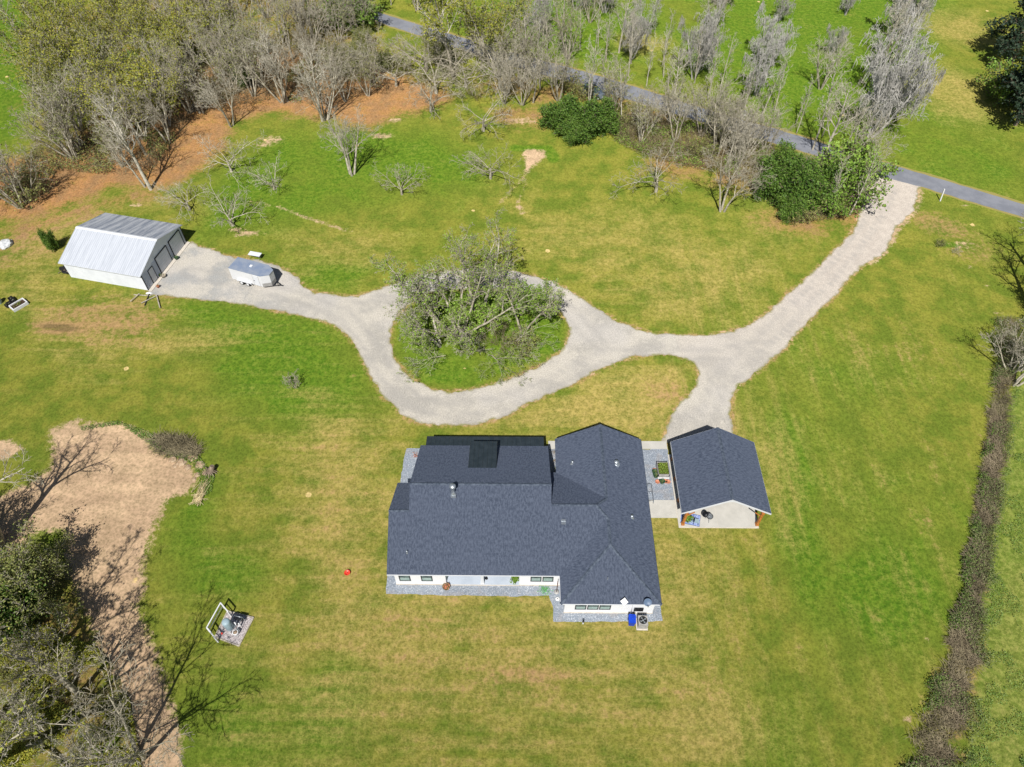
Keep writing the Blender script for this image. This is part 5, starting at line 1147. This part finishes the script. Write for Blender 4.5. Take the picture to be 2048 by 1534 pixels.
# ------------------------------------------------------------------ brush pile, stump and canes by the sand
x, y = P(352, 893); pile = empty('brush_pile', (x, y, 0)); tag(pile, 'dark low heap of brush and clods on the edge of the bare sand', 'brush pile')
rgp = random.Random(3); T = Tubes()
for _ in range(1700):
    a = rgp.random()*6.28; d_ = math.sqrt(rgp.random()); px_, py_ = 2.9*d_*math.cos(a), 1.1*d_*math.sin(a)-.25*2.9*d_*math.cos(a); z = max(.03, .55*(1-d_))*rgp.random()
    b = rgp.random()*6.28; l = .4+.9*rgp.random(); v = Vector((math.cos(b), math.sin(b), rgp.uniform(-.1,.7)))*l; T.add([Vector((px_,py_,z)), Vector((px_,py_,z))+v*.5, Vector((px_,py_,z))+v], [.028,.022,.01], 3)
o = bpy.data.objects.new('twigs', np_mesh('twigs', [tuple(v) for v in T.V], T.F, M['straw2'])); sc.collection.objects.link(o); o.parent = pile
def rock_mesh(name, seed, r, squash, mat, parent=None, loc=(0,0,0), sub_=3, amp=.35):
    import bmesh
    bm = bmesh.new(); bmesh.ops.create_icosphere(bm, subdivisions=sub_, radius=r)
    for v in bm.verts: k_ = 1+amp*mnoise.noise(v.co*1.6/r+Vector((seed,seed,0)))+amp*.5*mnoise.noise(v.co*4/r); v.co = v.co*k_; v.co.z = max(-.02, v.co.z*squash)
    me = bpy.data.meshes.new(name); bm.to_mesh(me); bm.free(); me.materials.append(mat); o = bpy.data.objects.new(name, me); sc.collection.objects.link(o)
    o.location = loc
    if parent: o.parent = parent
    return o
M['clod'] = rough_mat('earth_clod', (.3,.2,.12), (.5,.38,.25), 3, .95, bump=.8, bs=6, bd=.1); M['darkclod'] = rough_mat('dark_earth', (.09,.065,.04), (.2,.15,.1), 3, .95, bump=.8, bs=6, bd=.1)
o = rock_mesh('earth_core', 2, 1.0, .35, M['darkclod'], pile, (0,0,0)); o.scale = (2.1,.75,.7); o.rotation_euler = (0,0,R(-14))
for i, (px_, py_, r_) in enumerate(((345,920,.45),(362,925,.6),(385,915,.5),(375,935,.4),(400,930,.55),(350,932,.3),(410,945,.4),(395,950,.35),(330,905,.3),(388,958,.25))):
    o = rock_mesh('earth_clod', i*3+1, r_, .45, M['clod'], None, (*P(px_, py_), 0), 2); tag(o, ['tan','large tan','rough tan','low tan','broad','small left','rounded','flat right','leftmost small','tiny'][i]+' lump of earth below the dark brush pile', 'earth clod', 'lumps of earth beside the brush pile')
x, y = P(421, 945); st_ = empty('uprooted_stump', (x, y, 0)); tag(st_, 'dark uprooted stump with splayed roots above the pale canes', 'stump')
m_ = MB(); m_.tube([(0,0,.1),(.25,.2,.55),(.35,.3,.8)], [.42,.3,.24], 10); m_.build('bole', [M['bark_brown']], st_)
T = Tubes()
for i in range(16):
    a = i*.39+rgp.random()*.2; l = .5+.6*rgp.random(); T.add([Vector((.1*math.cos(a),.1*math.sin(a),.25)), Vector((l*.6*math.cos(a),l*.6*math.sin(a),.3*rgp.random()+.1)), Vector((l*math.cos(a),l*math.sin(a),.02))], [.09,.06,.02], 5)
o = bpy.data.objects.new('root', np_mesh('root', [tuple(v) for v in T.V], T.F, M['bark_brown'])); sc.collection.objects.link(o); o.parent = st_; o['kind'] = 'stuff'
x, y = P(402, 985); cn = empty('cane_pile', (x, y, 0)); T = Tubes()
for i in range(60):
    fan = i < 38; cx_ = rgp.gauss(0,.22); cy_ = rgp.gauss(0,.5) if fan else -.85+rgp.gauss(0,.22); a = (math.pi/2+rgp.gauss(-.12,.16)) if fan else rgp.gauss(.55,.75); l = 1.1+1.3*rgp.random() if fan else .5+1.2*rgp.random()
    v = Vector((math.cos(a), math.sin(a), rgp.gauss(0,.05)))*l*.5; c_ = Vector((cx_, cy_, .06+.22*rgp.random())); T.add([c_-v, c_+v], [.028,.018], 5)
o = bpy.data.objects.new('cane', np_mesh('cane', [tuple(v) for v in T.V], T.F, M['drywood'])); sc.collection.objects.link(o); o.parent = cn; o['kind'] = 'stuff'; tag(cn, 'heap of pale dry canes lying on grass right of the bare sand', 'cane pile')
# ------------------------------------------------------------------ small things at the left
x, y = P(12, 490); o = rock_mesh('covered_heap', 5, .95, .75, M['tarp'], None, (x, y, 0)); tag(o, 'pale grey covered heap in worn grass at the left edge', 'covered heap')
x, y = P(39, 612); rb = tag(empty('raised_bed', (x, y, 0), R(52)), 'white framed raised garden bed beside black crates', 'raised bed')
for q in ((-.95,.95,-.62,-.5),(-.95,.95,.5,.62),(-.95,-.83,-.5,.5),(.83,.95,-.5,.5)): m_ = MB(); m_.box(*q, 0, .4); m_.build('board', [M['white']], rb)
m_ = MB(); m_.box(-.83,.83,-.5,.5,0,.25); m_.build('soil', [M['potsoil']], rb)
def small_plant(parent, loc, n, spread, mat, seed, h=.3, sz=.1):
    rg = random.Random(seed); LP = [Vector((rg.gauss(0,spread), rg.gauss(0,spread), rg.uniform(.02,h))) for _ in range(n)]
    me = leaf_mesh('foliage', LP, rg, sz, mat); o = bpy.data.objects.new('foliage', me); sc.collection.objects.link(o); o.parent = parent; o.location = loc; return o
small_plant(rb, (.1,.1,.25), 60, .14, M['leaf_fresh'], 4); small_plant(rb, (-.5,0,.25), 25, .12, M['leaf_greygreen'], 5)
for i, (px_, py_, rr) in enumerate(((27,604,.3),(21,610,.32),(24,600,.28),(17,613,.26))):
    x, y = P(px_, py_); b_ = tag(empty('plant_crate', (x, y, 0), R(40+i*7)), ['upper right black crate','biggest black crate','upper left black crate','lowest black crate'][i]+' beside the white raised bed', 'crate', 'black crates by the white raised bed')
    m_ = MB(); 
    for q in ((-rr,rr,-rr,-rr+.03),(-rr,rr,rr-.03,rr),(-rr,-rr+.03,-rr+.03,rr-.03),(rr-.03,rr,-rr+.03,rr-.03)): m_.box(*q, 0, .42)
    m_.box(-rr+.03,rr-.03,-rr+.03,rr-.03,0,.2); m_.build('tub', [M['rubber']], b_); small_plant(b_, (0,0,.2), 14, .1, M['lichen'], i+8)
x, y = P(0, 606); b_ = tag(empty('barrel', (x, y, 0)), 'pale teal barrel cut by the left edge', 'barrel'); m_ = MB(); m_.lathe(0,0,[(.3,0),(.36,.3),(.36,.6),(.3,.9),(.27,.92),(0,.9)],20); m_.build('shell', [M['tank']], b_)
m_ = MB(); m_.lathe(0,0,[(.368,.26),(.372,.3),(.368,.34)],20); m_.lathe(0,0,[(.368,.56),(.372,.6),(.368,.64)],20); m_.build('hoop', [M['steel']], b_)
# shed surroundings
tree('bushDark', 109, 501, 'narrow dark green bush behind the metal building', 3.6, .3, cat='bush', name='bush').scale = (.3,.3,.72)
x, y = P(130, 545); jk = tag(empty('junk_heap', (x, y, 0)), 'dark jumble of metal and tyres at the west end of the metal building', 'junk')
for i, (a, b) in enumerate(((0,0),(.5,-.2),(-.35,.3),(.15,.5))): m_ = MB(); m_.tube([(a,b,.1+.12*i),(a+.05,b,.28+.12*i)], .33, 16); m_.build('tyre', [M['rubber']], jk)
m_ = MB(); m_.tube([(-.8,-.2,.05),(.7,.6,.7)], .04, 6); m_.tube([(-.6,.6,.05),(.8,-.4,.5)], .04, 6); m_.tube([(-.7,.1,.3),(.5,.1,.35)], .03, 6); m_.build('scrap_bar', [M['bark_brown']], jk)
for i, (px_, py_, r_, mk, lb) in enumerate(((354,518,.3,'darkgreen_pot','round green pot between the roll-up doors'),(328,554,.34,'greywood','wide shallow pot with dead plants beside the near roll-up door'),(317,575,.2,'terra','small brown pot on the gravel near the building corner'),(322,553,.2,'darkgreen_pot','small dark pot by the walk door'))):
    x, y = P(px_, py_); b_ = tag(empty('plant_pot', (x, y, .01)), lb, 'plant pot'); m_ = MB(); m_.lathe(0,0,[(0,0),(r_*.7,0),(r_,.3),(r_*1.05,.33),(r_*.9,.33),(r_*.85,.27),(0,.26)],18); m_.build('pot', [M[mk]], b_); small_plant(b_, (0,0,.27), 22, r_*.4, M['straw'] if mk == 'greywood' else M['leaf_greygreen'], i+30, .25)
x, y = P(298, 586.5); b_ = rock_mesh('white_sack', 4, .3, .5, M['white'], None, (x, y, 0), 2, .2); b_.scale = (1.5,.7,1); tag(b_, 'crumpled white sack at the corner of the metal building', 'sack')
for i, (p0, p1, lb) in enumerate((((268,590),(302,592),'pale plank lying along the south wall of the metal building'),((299,589),(290,612),'dark plank pointing away from the building corner'),((314,593),(283,608),'pale pole lying askew in the grass near the corner'),((314,592),(321,618),'pale pole lying toward the lawn, the longest one'),((262,606),(280,590),'short grey pole at the left of the lying poles'))):
    a, b = P(*p0), P(*p1); c_ = ((a[0]+b[0])/2, (a[1]+b[1])/2); L_ = math.dist(a, b); o = MB(); o.box(-L_/2,L_/2,-.06,.06,.0,.07); oo = o.build('plank', [M['rubber'] if i == 1 else M['greywood']], None, (*c_, .02+.05*i), math.atan2(b[1]-a[1], b[0]-a[0])); tag(oo, lb, 'plank', 'planks and poles lying by the metal building')
# lawn objects
x, y = P(695, 1147); v_ = tag(empty('red_tub', (x, y, 0)), 'small round red tub alone on the lawn west of the house', 'tub')
m_ = MB(); m_.lathe(0,0,[(0,0),(.2,0),(.28,.2),(.3,.22),(.26,.22),(.2,.06),(0,.05)],22); m_.build('bowl', [M['redpl']], v_); m_ = MB(); m_.lathe(0,0,[(.07,.05),(.05,.2),(0,.22)],12); m_.build('spout', [M['redpl']], v_)
a, b = P(1880, 402), P(1889, 378, 1.95); v_ = tag(empty('marker_post', (*a, 0)), 'white leaning post on the grass at the driveway mouth', 'post'); d_ = (b[0]-a[0], b[1]-a[1])
m_ = MB(); m_.tube([(0,0,-.1),(d_[0],d_[1],1.95)], .11, 4, smooth=False); m_.build('shaft', [M['white']], v_); pass
x, y = P(1486, 240); v_ = tag(empty('mailbox', (x, y, 0)), 'silver-white mailbox on a post at the far road edge', 'mailbox')
m_ = MB(); m_.box(-.06,.06,-.06,.06,0,1.0); m_.build('post', [M['greywood']], v_)
m_ = MB(); pr_ = [(-.27,1.0),(.27,1.0),(.27,1.3)]+[(.27*math.cos(t), 1.3+.27*math.sin(t)) for t in (.5,1.0,1.57,2.1,2.6)]+[(-.27,1.3)]
fr_ = [(a,-.45,b) for a, b in pr_]; bk = [(a,.45,b) for a, b in pr_]; m_.poly(fr_); m_.poly(bk[::-1])
for i in range(len(fr_)): j = (i+1) % len(fr_); m_.poly([fr_[i],bk[i],bk[j],fr_[j]])
m_.build('box', [M['steel']], v_); m_ = MB(); m_.box(.28,.3,-.1,.0,1.2,1.6); m_.build('flag', [M['redpl']], v_); m_ = MB(); m_.box(-.24,.24,-.47,-.452,1.03,1.35); m_.build('door', [M['white']], v_)
tree('thicketG', 1880, 492, 'low green shrub with pale stalks in the east lawn', 1.0, .3, cat='shrub', name='shrub'); tree('thicketB', 1911, 506, 'low dark twiggy shrub in the east lawn', .9, 1.3, cat='shrub', name='shrub')
# car on the road edge
x, y = P(1186, 190); car = tag(empty('parked_car', (x, y, .014), R(-36)), 'dark blue-grey car stopped at the road edge behind trees', 'car')
carp = rough_mat('blue_grey_car_paint', (.10,.13,.17), (.12,.15,.19), 1, .3)
def loft(mb, secs, m=0):
    n = len(secs[0]); b = len(mb.v)
    for s_ in secs: mb.v += s_
    for j in range(len(secs)-1):
        for i in range(n): i2 = (i+1) % n; mb.face([b+j*n+i, b+(j+1)*n+i, b+(j+1)*n+i2, b+j*n+i2], m, smooth=False)
    mb.face([b+i for i in range(n)], m); mb.face([b+(len(secs)-1)*n+i for i in range(n)][::-1], m)
def sec(x, w0, w1, z0, z1): return [(x,-w0,z0),(x,-w0-.03,z0+.3*(z1-z0)),(x,-w1,z1-.06),(x,-w1+.12,z1),(x,w1-.12,z1),(x,w1,z1-.06),(x,w0+.03,z0+.3*(z1-z0)),(x,w0,z0)]
m_ = MB(); loft(m_, [sec(-2.35,.78,.76,.35,.85),sec(-2.2,.88,.85,.25,1.0),(sec(-1.0,.9,.87,.22,1.02)),sec(.8,.9,.87,.22,1.0),sec(1.9,.88,.82,.25,.88),sec(2.35,.74,.7,.35,.72)]); m_.build('body', [carp], car)
m_ = MB(); loft(m_, [sec(-2.1,.8,.72,1.0,1.05),sec(-1.7,.8,.66,1.0,1.58),sec(.1,.8,.66,1.0,1.6),sec(1.0,.8,.72,.98,1.02)]); m_.build('window', [M['glass']], car)
m_ = MB(); loft(m_, [sec(-1.65,.64,.63,1.57,1.62),sec(.05,.64,.63,1.58,1.64)]); m_.build('roof', [carp], car)
for xx in (-1.45,1.5):
    for s_ in (-1,1): wheel(car, xx, s_*.84, .33, .34, .22, s_)
for s_ in (-1,1): m_ = MB(); m_.box(2.22,2.37,s_*.62-.14,s_*.62+.14,.6,.72); m_.build('headlight', [M['white']], car)
# ------------------------------------------------------------------ things between house and carport
x, y = P(1323, 943); pb = tag(empty('planter_box', (x+.05, y-.1, .012)), 'grey metal planter box on legs full of green herbs', 'planter')
for q in ((-.6,.6,-.78,-.74),(-.6,.6,.74,.78),(-.6,-.56,-.74,.74),(.56,.6,-.74,.74)): m_ = MB(); m_.box(*q,.35,.8); m_.build('side_panel', [M['greymetal']], pb)
for a in (-.56,.56):
    for b in (-.74,.74): m_ = MB(); m_.box(a-.04,a+.04,b-.04,b+.04,0,.84); m_.build('leg', [M['greymetal']], pb)
m_ = MB(); m_.box(-.56,.56,-.74,.74,.4,.7); m_.build('soil', [M['potsoil']], pb)
rgq = random.Random(2); LP = [Vector((rgq.uniform(-.5,.5), rgq.uniform(-.68,.68), .7+.22*rgq.random())) for _ in range(900)]
o = bpy.data.objects.new('foliage', leaf_mesh('foliage', LP, rgq, .09, M['leaf_fresh'])); sc.collection.objects.link(o); o.parent = pb
m_ = MB(); m_.box(-.6,.6,-1.0,-.96,.3,.34); m_.box(-.6,.6,-.96,-.8,.25,.29); m_.build('front_shelf', [M['white']], pb)
for i, (px_, py_, sq, lb) in enumerate(((1309,946,0,'upper round green pot left of the metal planter'),(1311,953,0,'lower round green pot left of the metal planter'),(1324,965,1,'square green pot in front of the metal planter'))):
    x, y = P(px_, py_); b_ = tag(empty('plant_pot', (x, y, .012), R(-12)), lb, 'plant pot', 'pots round the metal planter'); m_ = MB(); n_ = 4 if sq else 18; r_ = .3 if not sq else .38
    m_.lathe(0,0,[(0,0),(r_*.7,0),(r_,.34),(r_*.88,.34),(r_*.84,.28),(0,.27)],n_); m_.build('pot', [M['darkgreen_pot']], b_); small_plant(b_, (0,0,.27), 50, r_*.4, M['leaf_greygreen'], i+50, .16, .08)
for i, (px_, py_, lb) in enumerate(((1331,963,'right terracotta saucer in front of the planter'),(1315,964,'left terracotta saucer in front of the planter'),(1309,941,'terracotta saucer above the round green pots'),(1336,964,'terracotta saucer nearest the carport'))):
    x, y = P(px_, py_); b_ = tag(empty('saucer', (x, y, .012)), lb, 'saucer', 'terracotta saucers round the planter'); m_ = MB(); m_.lathe(0,0,[(0,.0),(.22,0),(.26,.09),(.22,.09),(.2,.03),(0,.03)],18); m_.build('dish', [M['terra']], b_)
tr_ = tag(empty('pipe_rack', (0,0,.0)), 'thin grey pipe rack standing beside the house east wall', 'rack'); p_ = [P(1295,973),P(1302,974),P(1306,1008),P(1297,1007)]; tr_.location = (*P(1301,990), .02)
q = [(a[0]-tr_.location.x, a[1]-tr_.location.y) for a in p_]; m_ = MB()
m_.tube([(*q[0],.5),(*q[1],.5),(*q[2],.5),(*q[3],.5)], .03, 6); mid = [((q[0][0]+q[3][0])/2,(q[0][1]+q[3][1])/2),((q[1][0]+q[2][0])/2,(q[1][1]+q[2][1])/2)]; m_.tube([(*mid[0],.5),(*mid[1],.5)], .025, 6); m_.build('rail', [M['steel']], tr_)
for a in q: m_ = MB(); m_.tube([(*a,0),(*a,.5)], .028, 6); m_.build('leg', [M['steel']], tr_)
# in the carport
x, y = P(1416, 1041); gl = tag(empty('kettle_grill', (x, y, .1)), 'round black kettle grill with lid hooked to its side', 'grill')
m_ = MB(); m_.lathe(0,0,[(.08,.48),(.22,.54),(.31,.68),(.33,.8),(.34,.82),(.3,.81),(.2,.66),(0,.6)],24); m_.build('bowl', [M['dark']], gl); m_ = MB(); m_.lathe(0,0,[(.3,.79),(0,.795)],24); m_.box(-.12,.0,-.05,.08,.8,.81); m_.build('grate', [M['steel']], gl)
for i in range(3): a = i*2.09+.5; m_ = MB(); m_.tube([(.15*math.cos(a),.15*math.sin(a),.55),(.34*math.cos(a),.34*math.sin(a),.02)], .018, 6); m_.build('leg', [M['steel']], gl)
m_ = MB(); rot = Matrix.Translation((-.38,.25,.72)) @ Matrix.Rotation(R(-35),4,'Y'); m_.lathe(0,0,[(.33,0),(.31,.12),(.2,.21),(0,.24)],22); m_.v = [tuple(rot @ Vector(v)) for v in m_.v]; m_.build('lid', [M['dark']], gl)
x, y = P(1385, 1039); rug = tag(empty('patterned_rug', (x-.25, y, .1), R(-14)), 'blue and white patterned rug on the carport floor', 'rug')
k = NT('blue_pattern'); p = k.obj(); vo = k.n('TexVoronoi'); vo.inputs['Scale'].default_value = 7; k.l(p, vo.inputs['Vector']); M['rug'] = k.out(k.mix(k.mr(vo.outputs['Distance'], .3, .5), (.45,.52,.75), (.22,.3,.58)), .9)
m_ = MB(); m_.box(-.95,.95,-.62,.62,0,.012,0); m_.build('mat', [M['rug']], rug); m_ = MB(); m_.box(-.98,.98,.62,.66,0,.013); m_.box(-.98,.98,-.66,-.62,0,.013); m_.box(.95,.98,-.62,.62,0,.013); m_.build('border', [rough_mat('navy_border', (.02,.03,.12), (.04,.06,.2), 5, .8)], rug)
x, y = P(1391, 1047); ch = tag(empty('folding_chair', (x, y, .112), R(-14)), 'dark-framed light blue folding chair on the patterned rug', 'chair')
m_ = MB(); m_.box(-.25,.25,-.25,.25,.42,.45); m_.build('seat', [M['tank']], ch); m_ = MB(); m_.box(-.25,-.22,-.25,.25,.45,.9); m_.build('backrest', [rough_mat('navy_cloth', (.02,.03,.12), (.04,.06,.2), 5, .8)], ch)
for a in (-.22,.22):
    for b in (-.22,.22): m_ = MB(); m_.tube([(a,b,0),(a,b,.42)], .02, 6); m_.build('leg', [M['dark']], ch)
x, y = P(1374, 1043); pl_ = tag(empty('potted_plant', (x, y, .112)), 'leafy green potted plant beside the south west carport post', 'potted plant')
m_ = MB(); m_.lathe(0,0,[(0,0),(.15,0),(.22,.35),(.18,.35),(.16,.28),(0,.27)],16); m_.build('pot', [M['dark']], pl_); small_plant(pl_, (0,0,.3), 220, .2, M['leaf_lime'], 77, .6, .2)
# south porch plants and planters
x, y = P(893, 1176); fp = tag(empty('wheelbarrow_planter', (x, y, .012)), 'rusty round planter holding red flowers beside the porch', 'planter')
m_ = MB(); m_.lathe(0,0,[(.1,0),(.3,.12),(.38,.4),(.35,.4),(.28,.2),(0,.18)],20); m_.build('bowl', [rough_mat('rusty_bowl', (.16,.12,.06), (.26,.19,.1), 6, .7)], fp)
small_plant(fp, (0,.02,.3), 60, .16, M['terra'], 41, .25, .14); small_plant(fp, (.05,-.1,.28), 30, .14, M['leaf_greygreen'], 42, .15, .1)
x, y = P(894, 1162); fs = tag(empty('pennant', (x, y, .012)), 'narrow grey-green pennant hanging on a stand behind the rusty planter', 'garden flag'); m_ = MB(); m_.tube([(0,0,0),(0,0,1.8)], .025, 6); m_.build('pole', [M['dark']], fs)
m_ = MB(); m_.poly([(-.18,-.03,1.75),(.18,-.03,1.75),(.03,-.03,.5),(-.03,-.03,.5)]); m_.poly([(-.18,-.045,1.75),(-.03,-.045,.5),(.03,-.045,.5),(.18,-.045,1.75)]); m_.build('cloth', [rough_mat('grey_green_cloth', (.18,.26,.24), (.25,.33,.3), 3, .8)], fs)
x, y = P(1030, 1163, .22); pl_ = tag(empty('potted_palm', (x, y, .22)), 'bushy yellow-green potted plant at the right end of the south porch', 'potted plant')
m_ = MB(); m_.lathe(0,0,[(0,0),(.16,0),(.24,.35),(.2,.35),(.17,.28),(0,.27)],16); m_.build('pot', [M['dark']], pl_); small_plant(pl_, (0,0,.3), 200, .2, M['leaf_lime'], 78, .8, .2)
x, y = P(1018, 1155, .22); bc = tag(empty('porch_bench', (x-.35, y+.15, .22)), 'dark slatted bench against the right side of the south porch', 'bench')
for i in range(5): m_ = MB(); m_.box(-.65,.65,-.05+i*.1,.02+i*.1,.43,.46); m_.build('slat', [M['dark']], bc)
for a in (-.6,.6): m_ = MB(); m_.box(a-.03,a+.03,-.05,.4,0,.43); m_.build('leg', [M['dark']], bc)
x, y = P(972, 1157, .22); b_ = tag(empty('hanging_chime', (x+.05, y, .22)), 'dark plant stand just right of the white porch post', 'plant stand'); m_ = MB(); m_.tube([(0,0,0),(0,0,1.2)], .03, 6); m_.lathe(0,0,[(.14,0),(.14,.03),(0,.04)],12); m_.lathe(0,0,[(.05,.8),(.14,1.0),(.12,1.0),(0,.9)],12); m_.build('stand', [M['dark']], b_)
x, y = P(1089, 1180); gp = tag(empty('green_seedlings', (x, y, .012)), 'flat patch of vivid green weeds on the gravel below the double window', 'weeds'); small_plant(gp, (0,0,.0), 420, .28, rough_mat('vivid_green', (.08,.4,.07), (.16,.5,.12), 6, .7), 90, .12, .07)
for i, (px_, py_, lb) in enumerate(((1108,905,'left'),(1113,938,'lower'),(1109,926,'middle'))):
    x, y = P(px_, py_); b_ = empty('shrub', (x, y, .012)); tag(b_, lb+' small dry shrub in the narrow gravel gap between the two roofs', 'shrub', 'small shrubs in the gravel gap'); small_plant(b_, (0,0,0), 60, .16, M['straw'] if i != 1 else M['leaf_greygreen'], 60+i, .4, .1)
x, y = P(831, 913); b_ = empty('shrub', (x, y, .012)); tag(b_, 'small dry reddish shrub on the gravel west of the house', 'shrub'); small_plant(b_, (0,0,0), 70, .18, M['terra'], 66, .35, .1)
